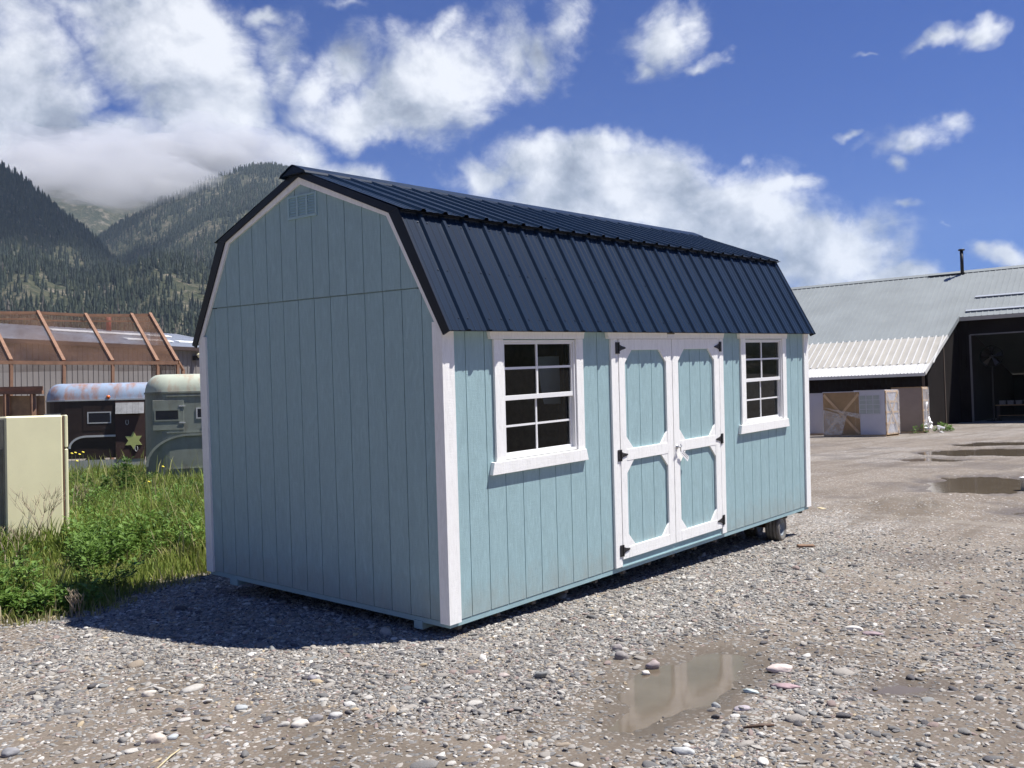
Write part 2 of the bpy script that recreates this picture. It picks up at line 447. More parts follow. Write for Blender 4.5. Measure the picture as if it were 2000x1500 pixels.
th = MB().box(2.15, 3.975, -0.004, 0.02, 0.002, 0.062); th.box(2.15, 3.975, -0.012, 0.0, -0.006, 0.004)
build('threshold', th, M_['tealsmooth'], shed)
hn = MB().lathe([(.0, .012), (.018, .011), (.022, .004), (.022, 0)], (3.097, -.022, .972), (0, -1, 0), 16)
hn.tube([(3.097, -.03, .972), (3.097, -.06, .972)], .006, 8); hn.tube([(3.075, -.062, .975), (3.097, -.06, .972), (3.122, -.062, .985)], .007, 8)
hn.tube([(3.118, -.055, 1.0), (3.125, -.045, .93)], .005, 6)
build('handle', hn, M_['steel'], dr, True)
tg = MB()
pq = [(3.125, .903), (3.249, .818), (3.272, .850), (3.268, .868), (3.158, .935), (3.135, .930)]
tg.prism(pq, lambda u, v, w: (u, w, v), -.050, -.0485)
for k in range(3):
    a = Vector((3.15 + .006 * k, 0, .905 - .0 + .008 * k)); 
t_ob = build('price_tag', tg, M_['paper'], None); t_ob.matrix_world = SHED_M
tag(t_ob, 'small white paper tag dangling from the door handle', 'tag')
tt = MB()
for k in range(2):
    for j in range(6):
        u = .165 + j * .13
        p = Vector((3.125, 0, .903)).lerp(Vector((3.249, 0, .818)), u) + Vector((.012 + .011 * k, 0, .018 + .014 * k))
        tt.box(p.x - .004, p.x + .004, -.0512, -.0502, p.z - .004, p.z + .004)
build('writing', tt, M_['black'], t_ob)
st = MB().tube([(3.118, -.055, .975), (3.125, -.052, .95), (3.14, -.05, .92)], .0012, 5); build('string', st, M_['paper'], t_ob)
# gable trim and roof
def outline(off_u, lo):      # helper for band polygons along the gambrel line, (y, z) lists left half mirrored
    pass
def band(mb, outer, inner, x0, x1):
    for a in range(len(outer) - 1):
        q = [outer[a], outer[a + 1], inner[a + 1], inner[a]]
        mb.prism(q, lambda u, v, w: (w, u, v), x0, x1)
def sym(pts):                # pts from eave to ridge on the near side
    return pts + [(3.06 - y, z) for y, z in pts[:-1][::-1]]
w_out = sym([(-0.045, 2.075), (0.470, 2.955), (1.53, 3.345)])
w_in = sym([(0.035, 2.095), (0.512, 2.914), (1.53, 3.290)])
b_out = sym([(-0.112, 2.052), (0.372, 2.955), (1.53, 3.405)])
b_in = sym([(-0.046, 2.024), (0.472, 2.930), (1.53, 3.345)])
for x0, x1, xb0, xb1 in ((-0.022, -0.004, -0.036, -0.0225), (L + .004, L + .022, L + .0225, L + .036)):
    m = MB(); band(m, w_out, w_in, x0, x1); build('gable_fascia', m, M_['white'], shed)
    m = MB(); band(m, b_out, b_in, xb0, xb1); build('rake_trim', m, M_['navytrim'], shed, bevel=.002)
def rib_profile(x0, x1, phase):
    P = [(x0, 0)]
    k = math.ceil((x0 - phase) / 0.2286) - 1
    while True:
        c = phase + k * 0.2286; k += 1
        if c > x1: break
        for dx_, h in ((-.030, 0), (-.014, .019), (.014, .019), (.030, 0), (.068, 0), (.074, .0035), (.084, .0035), (.090, 0), (.138, 0), (.144, .0035), (.154, .0035), (.160, 0)):
            x = c + dx_
            if x0 < x < x1 and x > P[-1][0]: P.append((x, h))
    P.append((x1, 0)); return P
def roof_sheet(name, x0, x1, p_lo, p_hi, phase, thick=.003):
    (y0, z0), (y1, z1) = p_lo, p_hi
    s = Vector((0, y1 - y0, z1 - z0)).normalized(); n = Vector((0, -s.z, s.y))
    if n.z < 0: n = -n
    mb = MB(); P = rib_profile(x0, x1, phase)
    def pt(x, h, e): b_ = Vector((x, y0, z0)) if e == 0 else Vector((x, y1, z1)); return b_ + n * h
    for a, b_ in zip(P[:-1], P[1:]):
        mb.quad(pt(a[0], a[1], 0), pt(b_[0], b_[1], 0), pt(b_[0], b_[1], 1), pt(a[0], a[1], 1))
        mb.quad(pt(a[0], a[1] - .012 if False else a[1] - thick, 0), pt(a[0], a[1], 0) , pt(b_[0], b_[1], 0), pt(b_[0], b_[1] - thick, 0))
        mb.quad(pt(b_[0], -thick - .001, 0), pt(a[0], -thick - .001, 0), pt(a[0], -thick - .001, 1), pt(b_[0], -thick - .001, 1))
    # screws with washers
    ln = math.hypot(y1 - y0, z1 - z0)
    k = math.ceil((x0 - phase) / 0.2286)
    while phase + k * .2286 + .045 < x1:
        for dd in ((.10, ln * .5, ln - .09) if ln < 1.1 else (.1, ln * .5, ln - .25)):
            for off in ((.05,) if k % 2 else (.05, -.045)):
                x = phase + k * .2286 + off
                if x0 < x < x1: mb.lathe([(0, .006), (.006, .005), (.007, .001)], Vector((x, y0, z0)) + s * dd, n, 6)
        k += 1
    return build(name, mb, M_['navy'], shed)
RX0, RX1 = -0.034, L + 0.034
roof_sheet('lower_roof_panel', RX0, RX1, (-0.100, 2.055), (0.372, 2.940), 0.164)
roof_sheet('lower_roof_panel', RX0, RX1, (3.06 + 0.100, 2.055), (3.06 - 0.372, 2.940), 0.164)
roof_sheet('upper_roof_panel', RX0, RX1, (0.312, 2.944), (1.53, 3.408), 0.164)
roof_sheet('upper_roof_panel', RX0, RX1, (3.06 - 0.312, 2.944), (1.53, 3.408), 0.164)
dk = MB()
for sg in (0, 1):
    f_ = (lambda y: y) if sg == 0 else (lambda y: 3.06 - y)
    dk.quad((0, f_(-0.085), 2.05), (L, f_(-0.085), 2.05), (L, f_(0.42), 2.925), (0, f_(0.42), 2.925))
    dk.quad((0, f_(0.36), 2.94), (L, f_(0.36), 2.94), (L, 1.53, 3.392), (0, 1.53, 3.392))
build('roof_deck', dk, M_['under'], shed)
fs = MB()
for sg in (0, 1):
    for (a, b, za, zb) in ((0.362, 0.374, 2.872, 2.936), (0.330, 0.375, 2.936, 2.942)):
        y0, y1 = (a, b) if sg == 0 else (3.06 - b, 3.06 - a)
        fs.box(RX0 + .01, RX1 - .01, y0, y1, za, zb)
build('break_flashing', fs, M_['navytrim'], shed)
so = MB()
so.box(-0.02, L + .02, -0.075, 0.0, 2.062, 2.074); so.box(-0.02, L + .02, W, W + .075, 2.062, 2.074)
build('soffit', so, M_['white'], shed)
rc = MB()
prof = [(1.53 - .17, 3.352), (1.53 - .155, 3.372), (1.53 - .03, 3.428), (1.53, 3.436), (1.53 + .03, 3.428), (1.53 + .155, 3.372), (1.53 + .17, 3.352)]
pin = [(y, z - .006) for y, z in prof]
for a in range(len(prof) - 1):
    rc.prism([prof[a], prof[a + 1], pin[a + 1], pin[a]], lambda u, v, w: (w, u, v), -0.085, L + 0.05)
for (x0, x1) in ((-.075, -.04), (L + .038, L + .045)):
    rc.prism([(1.53 - .15, 3.362), (1.53 + .15, 3.362), (1.53 + .03, 3.418), (1.53, 3.425), (1.53 - .03, 3.418)], lambda u, v, w: (w, u, v), x0, x1)
build('ridge_cap', rc, M_['navy'], shed)
# gable vent
vt = MB(); vy0, vy1, vz0, vz1 = 1.327, 1.700, 3.020, 3.206
cols = [vy0, vy0 + .022]; 
fr = [(vy0, vy0 + .02), (vy1 - .02, vy1)]
for a, b in fr: vt.box(-0.016, 0.0, a, b, vz0, vz1)
for c in (1.453, 1.574): vt.box(-0.015, 0.0, c - .012, c + .012, vz0 + .02, vz1 - .014)
vt.box(-0.016, 0.0, vy0 + .02, vy1 - .02, vz0, vz0 + .02); vt.box(-0.016, 0.0, vy0 + .02, vy1 - .02, vz1 - .014, vz1)
vent = build('gable_vent', vt, M_['ventpaint'], shed)
lv = MB()
for (a, b) in ((vy0 + .02, 1.441), (1.465, 1.562), (1.586, vy1 - .02)):
    for k in range(7):
        z = vz0 + .024 + k * .0215
        lv.quad((-.013, a, z), (-.013, b, z), (-.0045, b, z + .021), (-.0045, a, z + .021))
        lv.quad((-.0045, a, z), (-.0045, b, z), (-.013, b, z - .0005), (-.013, a, z - .0005))
build('louvre', lv, M_['ventpaint'], vent)
# wheels under the far end
def wheel(cw, yaw, label):
    ax = Vector((math.sin(yaw), -math.cos(yaw), 0))
    inv = SHED_M.inverted(); c = inv @ Vector(cw); a = (inv.to_3x3() @ ax).normalized()
    R = .166
    ty = MB().lathe([(.095, -.055), (.10, -.07), (.13, -.085), (.155, -.078), (.163, -.06), (R, -.05), (R - .006, -.046), (R - .006, -.036), (R, -.032), (R, -.008), (R - .006, -.005), (R - .006, .005), (R, .008), (R, .032), (R - .006, .036), (R - .006, .046), (R, .05), (.163, .06), (.155, .078), (.13, .085), (.10, .07), (.095, .055)], c, a, 40)
    t_ = build('wheel', ty, M_['tyre'], shed, True); t_['label'] = label
    ri = MB().lathe([(.098, .066), (.098, .072), (.09, .07), (.082, .03), (.06, .022), (.055, .034), (.03, .04), (.026, .055), (.0, .057)], c, a, 32)
    ri.lathe([(.098, -.066), (.09, -.07), (.082, -.03), (.0, -.02)], c, a, 32)
    for k in range(5):
        an = 2 * math.pi * k / 5; u = a.cross(Vector((0, 0, 1))).normalized(); v = a.cross(u)
        p = c + (u * math.cos(an) + v * math.sin(an)) * .043
        ri.lathe([(0, .05), (.008, .049), (.009, .03)], p, a, 6)
    build('rim', ri, M_['rim'], t_, True)
wheel((5.53, .135, .166), math.radians(8), 'small dusty tyre at the outer edge')
wheel((5.74, .52, .166), math.radians(8), 'small tyre in the shade further under the shed')
ax_ = MB()
inv = SHED_M.inverted()
ax_.beam(inv @ Vector((5.56, .22, .17)), inv @ Vector((5.84, .95, .17)), .05)
ax_.beam(inv @ Vector((5.65, .40, .17)), inv @ Vector((5.65, .40, .33)), .09, .09); ax_.beam(inv @ Vector((5.2, .42, .28)), inv @ Vector((6.1, .42, .31)), .06, .08)
build('axle', ax_, M_['rust'], shed)

# ================================================================== GROUND
def poly_inside(px, py, poly):
    ins = np.zeros(px.shape, bool); n = len(poly)
    for i in range(n):
        x1, y1 = poly[i]; x2, y2 = poly[(i + 1) % n]
        c = ((y1 > py) != (y2 > py)) & (px < (x2 - x1) * (py - y1) / ((y2 - y1) + 1e-12) + x1)
        ins ^= c
    return ins
def poly_dist(px, py, poly):
    "signed distance, negative inside"
    d = np.full(px.shape, 1e9); n = len(poly)
    for i in range(n):
        ax, ay = poly[i]; bx, by = poly[(i + 1) % n]
        dx, dy = bx - ax, by - ay; t = np.clip(((px - ax) * dx + (py - ay) * dy) / (dx * dx + dy * dy + 1e-12), 0, 1)
        d = np.minimum(d, np.hypot(px - ax - t * dx, py - ay - t * dy))
    return np.where(poly_inside(px, py, poly), -d, d)
def gpoly(pts): return [tuple(at(x, y)[:2]) for x, y in pts]
PUDDLES = [
    gpoly([(1180, 1425), (1200, 1370), (1215, 1318), (1262, 1302), (1330, 1300), (1352, 1282), (1395, 1272), (1450, 1282), (1462, 1306), (1430, 1345), (1412, 1380), (1345, 1392), (1285, 1412), (1235, 1432)]),
    gpoly([(1808, 958), (1822, 940), (1850, 931), (1930, 930), (2000, 935), (2060, 940), (2060, 962), (1990, 960), (1940, 972), (1870, 966), (1830, 966)]),
    gpoly([(1800, 884), (1850, 879), (1920, 876), (2060, 874), (2060, 890), (1930, 891), (1850, 891), (1815, 889)]),
    gpoly([(1866, 868), (1910, 864), (2060, 861), (2060, 869), (1960, 871), (1890, 872)]),
    gpoly([(1938, 1003), (1975, 996), (2060, 994), (2060, 1003), (1990, 1007)]),
    gpoly([(1742, 897), (1800, 894), (1850, 896), (1930, 898), (1850, 901), (1790, 901)]),
    gpoly([(1690, 1346), (1750, 1338), (1800, 1345), (1760, 1354), (1705, 1354)]),
]
WZ = -0.006
GRASS = gpoly([(-300, 1262), (-120, 1240), (60, 1222), (165, 1210), (240, 1190), (330, 1152), (415, 1128)]) + [(0.9, 3.3), (3.5, 5.0), (7, 9), (10.5, 13), (10, 22), (2, 24), (-4, 18), (-9, 8), (-5.5, 3)]
def puddle_field(x, y):
    "how far into a puddle (positive inside), in metres, with ragged edge"
    best = np.full(x.shape, -99.0)
    far = np.hypot(x - CAM[0], y - CAM[1])
    w = (fbm(x * 2.2, y * 2.2, 4, 5) - .5) * 0.5 * np.clip(far / 10, .45, 2.2)
    for P in PUDDLES: best = np.maximum(best, -poly_dist(x, y, P))
    return best + w
DIRT = [(gpoly([(1060, 1420), (1170, 1300), (1290, 1262), (1480, 1235), (1570, 1290), (1530, 1350), (1440, 1410), (1280, 1480), (1100, 1500)]), 1.0),
        (gpoly([(1600, 1500), (1650, 1420), (1700, 1370), (1650, 1335), (1820, 1330), (2100, 1300), (2200, 1600)]), .8),
        (gpoly([(1560, 1130), (1640, 1060), (1800, 1040), (2200, 1060), (2300, 1230), (1850, 1230), (1700, 1160)]), .75),
        (gpoly([(-100, 1420), (150, 1395), (330, 1420), (560, 1380), (900, 1420), (1040, 1480), (900, 1560), (-100, 1600)]), .75),
        (gpoly([(-100, 1330), (200, 1320), (420, 1345), (200, 1375), (-100, 1385)]), .5)]
def dirt_field(x, y):
    w = (fbm(x * 1.7, y * 1.7, 4, 61) - .5) * .9; o = np.zeros(x.shape)
    for P, k in DIRT: o = np.maximum(o, k * sstep(.18, -.28, poly_dist(x, y, P) + w))
    return o
def gravel_field(x, y):
    "0 bare dirt .. 1 thick gravel"
    d_shed = np.hypot(np.maximum(np.maximum(-x, x - 6.3), 0), np.maximum(np.maximum(-y, y - 3.1), 0))
    n = fbm(x * .9, y * .9, 4, 3)
    g = sstep(2.2, .9, d_shed + (n - .5) * 1.3)          # thick apron round the shed
    g = np.maximum(g, .72 * sstep(.50, .62, fbm(x * .55 + 5, y * .55, 3, 9)))
    dist = np.hypot(x - CAM[0], y - CAM[1])
    g = np.maximum(g, sstep(1.5, .3, np.abs((x * .62 - y * .78) - 5.6) / 1.1 + (n - .5)) * .75 * sstep(13, 9, dist))
    return np.clip(np.maximum(g, .12 * sstep(16, 12, dist)) * (1 - .93 * dirt_field(x, y)), 0.0, 1)
def ground_h(x, y):
    dist = np.hypot(x - CAM[0], y - CAM[1])
    h = .006 + .018 * fbm(x * .8, y * .8, 3, 1) + .010 * fbm(x * 5, y * 5, 3, 2)
    rut = at(1790, 995); rr = np.hypot((x - rut[0]) / 2.6, (y - rut[1]) / 1.3)
    h = h + .20 * np.clip(1.25 - rr, 0, 1) * (fbm(x * 3.0 + y * 1.5, y * 2.2, 4, 8) ** 1.5)
    rut2 = at(1580, 935); rr = np.hypot((x - rut2[0]) / 4, (y - rut2[1]) / 2.2)
    h = h + .05 * np.clip(1.2 - rr, 0, 1) * fbm(x * 2, y * 2, 4, 12)
    pf = puddle_field(x, y)
    h = h - .055 * sstep(-.22, .30, pf) - .0 * dist
    h = h * sstep(400, 60, dist) - .02 * sstep(60, 400, dist)
    return h
yaw0 = math.atan2(CD[0], CD[1])
az = np.concatenate([np.linspace(-34, 34, 560), np.linspace(34, 326, 90)[1:-1]]) * math.pi / 180 + yaw0
rr = np.concatenate([np.geomspace(0.6, 3.2, 14)[:-1], np.geomspace(3.2, 16, 330), np.geomspace(16, 90, 150)[1:], np.geomspace(90, 7000, 40)[1:]])
A, R = np.meshgrid(az, rr)
GX = CAM[0] + R * np.sin(A); GY = CAM[1] + R * np.cos(A)
GZ = ground_h(GX, GY)
na, nr = len(az), len(rr)
idx = np.arange(na * nr).reshape(nr, na); nx = np.roll(idx, -1, axis=1)
F = np.stack([idx[:-1], idx[1:], nx[1:], nx[:-1]], -1).reshape(-1, 4)
V = np.stack([GX, GY, GZ], -1).reshape(-1, 3)
c0 = len(V); V = np.vstack([V, [[CAM[0], CAM[1], GZ[0].mean()]]])
tri = np.stack([idx[0], nx[0], np.full(na, c0), np.full(na, c0)], -1)
gf = gravel_field(GX, GY).ravel(); pf = puddle_field(GX, GY).ravel()
mud0 = np.zeros(GX.size)
for P in DIRT[:2]: mud0 = np.maximum(mud0, sstep(.25, -.35, poly_dist(GX, GY, P[0]).ravel() + (fbm(GX * 1.7, GY * 1.7, 4, 61).ravel() - .5) * .9) * .42)
wet = np.maximum(sstep(-.42, .06, pf), mud0); wet2 = sstep(.56, .70, fbm(GX * .8 + 3, GY * .8 - 4, 3, 31)).ravel() * .6
gd = poly_dist(GX, GY, GRASS).ravel()
grs = sstep(.25, -.25, gd + (fbm(GX * 3, GY * 3, 3, 4).ravel() - .5) * .7)
app = lambda a: np.append(a, a[0])

def ground_mat():
    m, t, b = mat('gravel_and_dirt')
    co = t.new('ShaderNodeTexCoord').outputs['Object']
    at_g = t.new('ShaderNodeAttribute', attribute_name='gravel').outputs['Fac']
    at_w = t.new('ShaderNodeAttribute', attribute_name='wet').outputs['Fac']
    at_s = t.new('ShaderNodeAttribute', attribute_name='grassy').outputs['Fac']
    n1 = t.noise(co, 0.7, 6, 0.65); n2 = t.noise(co, 9, 6, 0.7); n3 = t.noise(co, 60, 3, 0.6)
    dirt = t.ramp(n1, [(0.3, (0.125, 0.100, 0.078)), (0.5, (0.162, 0.134, 0.108)), (0.7, (0.205, 0.172, 0.140))])
    dirt = t.mix(t.ramp(n2, [(0.35, 0.55), (0.65, 0)]), dirt, (0.15, 0.12, 0.09))
    dirt = t.mix(t.ramp(n3, [(0.45, 0), (0.75, 0.45)]), dirt, (0.38, 0.34, 0.28))
    # small stones in the surface: two sizes of cells
    def stones(scale, seed):
        v = t.new('ShaderNodeTexVoronoi', feature='F1'); v.inputs['Scale'].default_value = scale; v.inputs['Randomness'].default_value = 1
        t.link(t.mapping(co, (1, 1, 1), (seed, seed * 2, 0)), v.inputs['Vector'])
        hue = t.new('ShaderNodeSeparateColor'); t.link(v.outputs['Color'], hue.inputs[0])
        c = t.ramp(hue.outputs[0], [(0.0, (.13, .135, .14)), (.25, (.24, .235, .23)), (.5, (.33, .32, .30)), (.7, (.42, .39, .35)), (.86, (.30, .25, .22)), (1, (.62, .60, .56))])
        return c, v.outputs['Distance'], hue.outputs[1]
    c1, d1, r1 = stones(38, 0.0); c2, d2, r2 = stones(17, 3.7)
    big = t.noise(co, 2.2, 4, .6)
    dens = t.math('ADD', at_g, t.math('MULTIPLY', t.math('SUBTRACT', big, .5), .9))
    k1 = t.math('MULTIPLY', t.math('LESS_THAN', r1, t.math('ADD', t.math('MULTIPLY', dens, .85), .28)), t.math('LESS_THAN', d1, .52))
    k2 = t.math('MULTIPLY', t.math('LESS_THAN', r2, t.math('ADD', t.math('MULTIPLY', dens, .35), .14)), t.math('LESS_THAN', d2, .36))
    c = t.mix(k1, dirt, c1); c = t.mix(k2, c, c2)
    # worn-in tyre tracks and damp patches
    tr = t.noise(t.mapping(co, (.18, 1.6, 1)), 1.0, 5, .6, .4)
    c = t.mix(t.ramp(tr, [(.50, 0), (.64, .6)]), c, (0.125, 0.102, 0.080))
    tr2 = t.noise(t.mapping(co, (1.1, .16, 1), (4, 2, 0)), 1.0, 6, .65, .6)
    c = t.mix(t.ramp(tr2, [(.54, 0), (.68, .5)]), c, (0.25, 0.225, 0.19))
    c = t.mix(t.math('MULTIPLY', at_w, 0.62), c, (0.075, 0.058, 0.040))
    gcol = t.ramp(n2, [(.35, (.07, .065, .03)), (.65, (.16, .13, .07))])
    c = t.mix(at_s, c, gcol)
    t.link(c, b.inputs['Base Color'])
    ro = t.math('SUBTRACT', 0.95, t.math('MULTIPLY', at_w, 0.50)); t.link(ro, b.inputs['Roughness'])
    b.inputs['Specular IOR Level'].default_value = 0.3
    h = t.math('ADD', t.math('MULTIPLY', n2, .5), t.math('MULTIPLY', k1, t.math('SUBTRACT', .55, d1)))
    h = t.math('ADD', h, t.math('MULTIPLY', k2, t.math('SUBTRACT', .5, d2)))
    h = t.math('MULTIPLY', h, t.math('SUBTRACT', 1.0, t.math('MULTIPLY', at_w, .6)))
    t.link(t.bump(h, 0.75, 0.02), b.inputs['Normal'])
    return m
gm = ground_mat()
ground = np_mesh('ground', V, F, gm, dict(gravel=app(gf), wet=app(np.maximum(wet, wet2)), grassy=app(grs)), smooth=True)
ground['kind'] = 'structure'
del tri

# water in the puddles: level sheets whose edges run under the dirt
def water_mat():
    m, t, b = mat('muddy_puddle_water')
    co = t.new('ShaderNodeTexCoord').outputs['Object']
    n = t.noise(co, 1.8, 4, .6)
    t.link(t.ramp(n, [(.3, (.105, .084, .060)), (.7, (.150, .122, .090))]), b.inputs['Base Color'])
    b.inputs['Roughness'].default_value = 0.07; b.inputs['IOR'].default_value = 1.33
    b.inputs['Specular IOR Level'].default_value = 0.30
    t.link(t.bump(t.noise(co, 11, 3, .5), 0.03, 0.01), b.inputs['Normal'])
    return m
wm = water_mat()
for ip_, P in enumerate(PUDDLES):
    ex_ = .35 if ip_ in (0, 6) else .12
    c = np.mean(P, axis=0); vs = [(c[0] + (x - c[0]) * 1.0 + ex_ * (x - c[0]) / (1e-6 + math.hypot(x - c[0], y - c[1])), c[1] + (y - c[1]) + ex_ * (y - c[1]) / (1e-6 + math.hypot(x - c[0], y - c[1])), WZ) for x, y in P]
    o = link_mesh('puddle_water', vs, [tuple(range(len(vs)))], wm); o['kind'] = 'structure'

# ------------------------------------------------------------------ gravel: thousands of real pebbles (one object)
def pebble_mat():
    m, t, b = mat('river_pebbles')
    oi = t.new('ShaderNodeObjectInfo').outputs['Random']
    co = t.new('ShaderNodeTexCoord').outputs['Object']
    c = t.ramp(oi, [(0.0, (0.077, 0.077, 0.086)), (.10, (0.146, 0.146, 0.146)), (.22, (0.206, 0.202, 0.194)), (.36, (0.267, 0.249, 0.224)), (.50, (0.327, 0.305, 0.275)), (.62, (0.224, 0.232, 0.228)), (.68, (0.258, 0.198, 0.181)), (.73, (0.378, 0.361, 0.327)), (.83, (0.310, 0.258, 0.198)), (.88, (0.464, 0.447, 0.413)), (.95, (0.602, 0.585, 0.542)), (.985, (0.447, 0.361, 0.241))], 'CONSTANT')
    n = t.noise(co, 3, 4, .6)
    c = t.mix(t.ramp(n, [(.4, 0), (.7, .35)]), c, (.22, .19, .16))
    t.link(c, b.inputs['Base Color']); b.inputs['Roughness'].default_value = .8; b.inputs['Specular IOR Level'].default_value = .3
    t.link(t.bump(t.noise(co, 9, 3), .25, .05), b.inputs['Normal'])
    return m
PM = pebble_mat()
def pebble_tree():
    ng = bpy.data.node_groups.new('scatter_pebbles', 'GeometryNodeTree')
    ng.interface.new_socket('Geometry', in_out='INPUT', socket_type='NodeSocketGeometry')
    ng.interface.new_socket('Geometry', in_out='OUTPUT', socket_type='NodeSocketGeometry')
    N = ng.nodes; Lk = ng.links
    gi = N.new('NodeGroupInput'); go = N.new('NodeGroupOutput')
    join = N.new('GeometryNodeJoinGeometry')
    for k in range(5):
        ico = N.new('GeometryNodeMeshIcoSphere'); ico.inputs['Radius'].default_value = 1; ico.inputs['Subdivisions'].default_value = 2
        sp = N.new('GeometryNodeSetPosition'); nz = N.new('ShaderNodeTexNoise'); nz.noise_dimensions = '4D'
        nz.inputs['Scale'].default_value = .8; nz.inputs['Detail'].default_value = 1.5; nz.inputs['W'].default_value = 3.1 * k + 1
        vm = N.new('ShaderNodeVectorMath'); vm.operation = 'SUBTRACT'; vm.inputs[1].default_value = (.5, .5, .5)
        vs = N.new('ShaderNodeVectorMath'); vs.operation = 'SCALE'; vs.inputs['Scale'].default_value = 1.5
        Lk.new(nz.outputs['Color'], vm.inputs[0]); Lk.new(vm.outputs[0], vs.inputs[0])
        Lk.new(ico.outputs[0], sp.inputs['Geometry']); Lk.new(vs.outputs[0], sp.inputs['Offset'])
        ss = N.new('GeometryNodeSetShadeSmooth'); Lk.new(sp.outputs[0], ss.inputs[0])
        sm = N.new('GeometryNodeSetMaterial'); sm.inputs['Material'].default_value = PM; Lk.new(ss.outputs[0], sm.inputs[0])
        g2 = N.new('GeometryNodeGeometryToInstance'); Lk.new(sm.outputs[0], g2.inputs[0]); Lk.new(g2.outputs[0], join.inputs[0])
    ip = N.new('GeometryNodeInstanceOnPoints'); ip.inputs['Pick Instance'].default_value = True
    def att(nm, typ):
        a = N.new('GeometryNodeInputNamedAttribute'); a.data_type = typ; a.inputs['Name'].default_value = nm; return a.outputs[0]
    m2p = N.new('GeometryNodeMeshToPoints')
    Lk.new(gi.outputs[0], m2p.inputs[0]); Lk.new(m2p.outputs[0], ip.inputs['Points']); Lk.new(join.outputs[0], ip.inputs['Instance'])
    Lk.new(att('pick', 'INT'), ip.inputs['Instance Index']); Lk.new(att('rot', 'FLOAT_VECTOR'), ip.inputs['Rotation']); Lk.new(att('scl', 'FLOAT_VECTOR'), ip.inputs['Scale'])
    Lk.new(ip.outputs[0], go.inputs[0])
    return ng
def scatter_pebbles():
    n = 600000
    a = yaw0 + np.radians(rng.uniform(-31.5, 31.5, n))
    r = np.sqrt(rng.uniform(3.3 ** 2, 12.5 ** 2, n))
    x = CAM[0] + r * np.sin(a); y = CAM[1] + r * np.cos(a)
    g = gravel_field(x, y); p = .13 + .80 * g; p *= 1 - .45 * dirt_field(x, y)
    pudd = puddle_field(x, y); p *= 1 - .90 * sstep(-.08, .05, pudd) - .0
    p *= 1 - .5 * sstep(-.4, -.08, pudd)
    p *= 1 - .9 * sstep(.0, -.35, poly_dist(x, y, GRASS))
    p *= sstep(12.5, 10.5, r) * .5 + .5 * sstep(11, 7, r)
    cl = fbm(x * 2.5, y * 2.5, 3, 44); p *= .45 + 1.1 * cl
    # under the shed little is seen
    und = (x > .7) & (x < 6) & (y > .8) & (y < 3.0); p[und] = 0
    keep = rng.uniform(0, 1, n) < p * .62
    x, y, r, g = x[keep], y[keep], r[keep], g[keep]; m = len(x)
    s = np.exp(rng.normal(math.log(.0064), .50, m)) * (1 + .25 * (1 - g)); s = np.clip(s, .004, .030)
    bigm = rng.uniform(0, 1, m) < .007; s[bigm] *= rng.uniform(1.6, 2.6, bigm.sum()); s = np.clip(s, .005, .055)
    z = ground_h(x, y) + s * rng.uniform(-.15, .22, m)
    me = bpy.data.meshes.new('gravel'); me.vertices.add(m)
    me.vertices.foreach_set('co', np.stack([x, y, z], -1).astype(np.float32).ravel())
    sc3 = np.stack([s * rng.uniform(.9, 1.7, m), s * rng.uniform(.7, 1.1, m), s * rng.uniform(.35, .75, m)], -1)
    rot = np.stack([rng.normal(0, .22, m), rng.normal(0, .22, m), rng.uniform(0, 6.28, m)], -1)
    at_ = me.attributes.new('scl', 'FLOAT_VECTOR', 'POINT'); at_.data.foreach_set('vector', sc3.astype(np.float32).ravel())
    at_ = me.attributes.new('rot', 'FLOAT_VECTOR', 'POINT'); at_.data.foreach_set('vector', rot.astype(np.float32).ravel())
    at_ = me.attributes.new('pick', 'INT', 'POINT'); at_.data.foreach_set('value', rng.integers(0, 5, m).astype(np.int32))
    o = bpy.data.objects.new('gravel', me); COL.objects.link(o)
    md = o.modifiers.new('scatter', 'NODES'); md.node_group = pebble_tree()
    me.materials.append(PM)
    tag(o, 'loose grey and tan river gravel spread over the yard', 'gravel'); o['kind'] = 'stuff'
    print('pebbles', m)
scatter_pebbles()

# larger stones one can tell apart
def stone_mesh(name, size, col, seed, flat=.45, angular=0.0):
    import bmesh
    bm = bmesh.new(); bmesh.ops.create_icosphere(bm, subdivisions=3, radius=1)
    r_ = random.Random(seed); off = Vector((r_.uniform(0, 50), r_.uniform(0, 50), r_.uniform(0, 50)))
    from mathutils import noise as mn
    for v in bm.verts:
        d = 1 + .38 * mn.noise(v.co * .9 + off) + .12 * mn.noise(v.co * 2.6 + off)
        if angular: d *= 1 + angular * (mn.cell(v.co * 1.6 + off) - .5)
        v.co *= d; v.co.z *= flat
        v.co.x *= size[0] / 2; v.co.y *= size[1] / 2; v.co.z *= max(size) / 2
    me = bpy.data.meshes.new(name); bm.to_mesh(me); bm.free()
    me.polygons.foreach_set('use_smooth', [True] * len(me.polygons))
    key = 'stone_' + str([round(c, 2) for c in col])
    if key not in M_: M_[key] = paint('stone_surface', col, .8, .22, 14, grain=(40, 40, 40), grain_strength=.5, dirt=.4, dirtcol=(.2, .17, .13))
    me.materials.append(M_[key]); return me
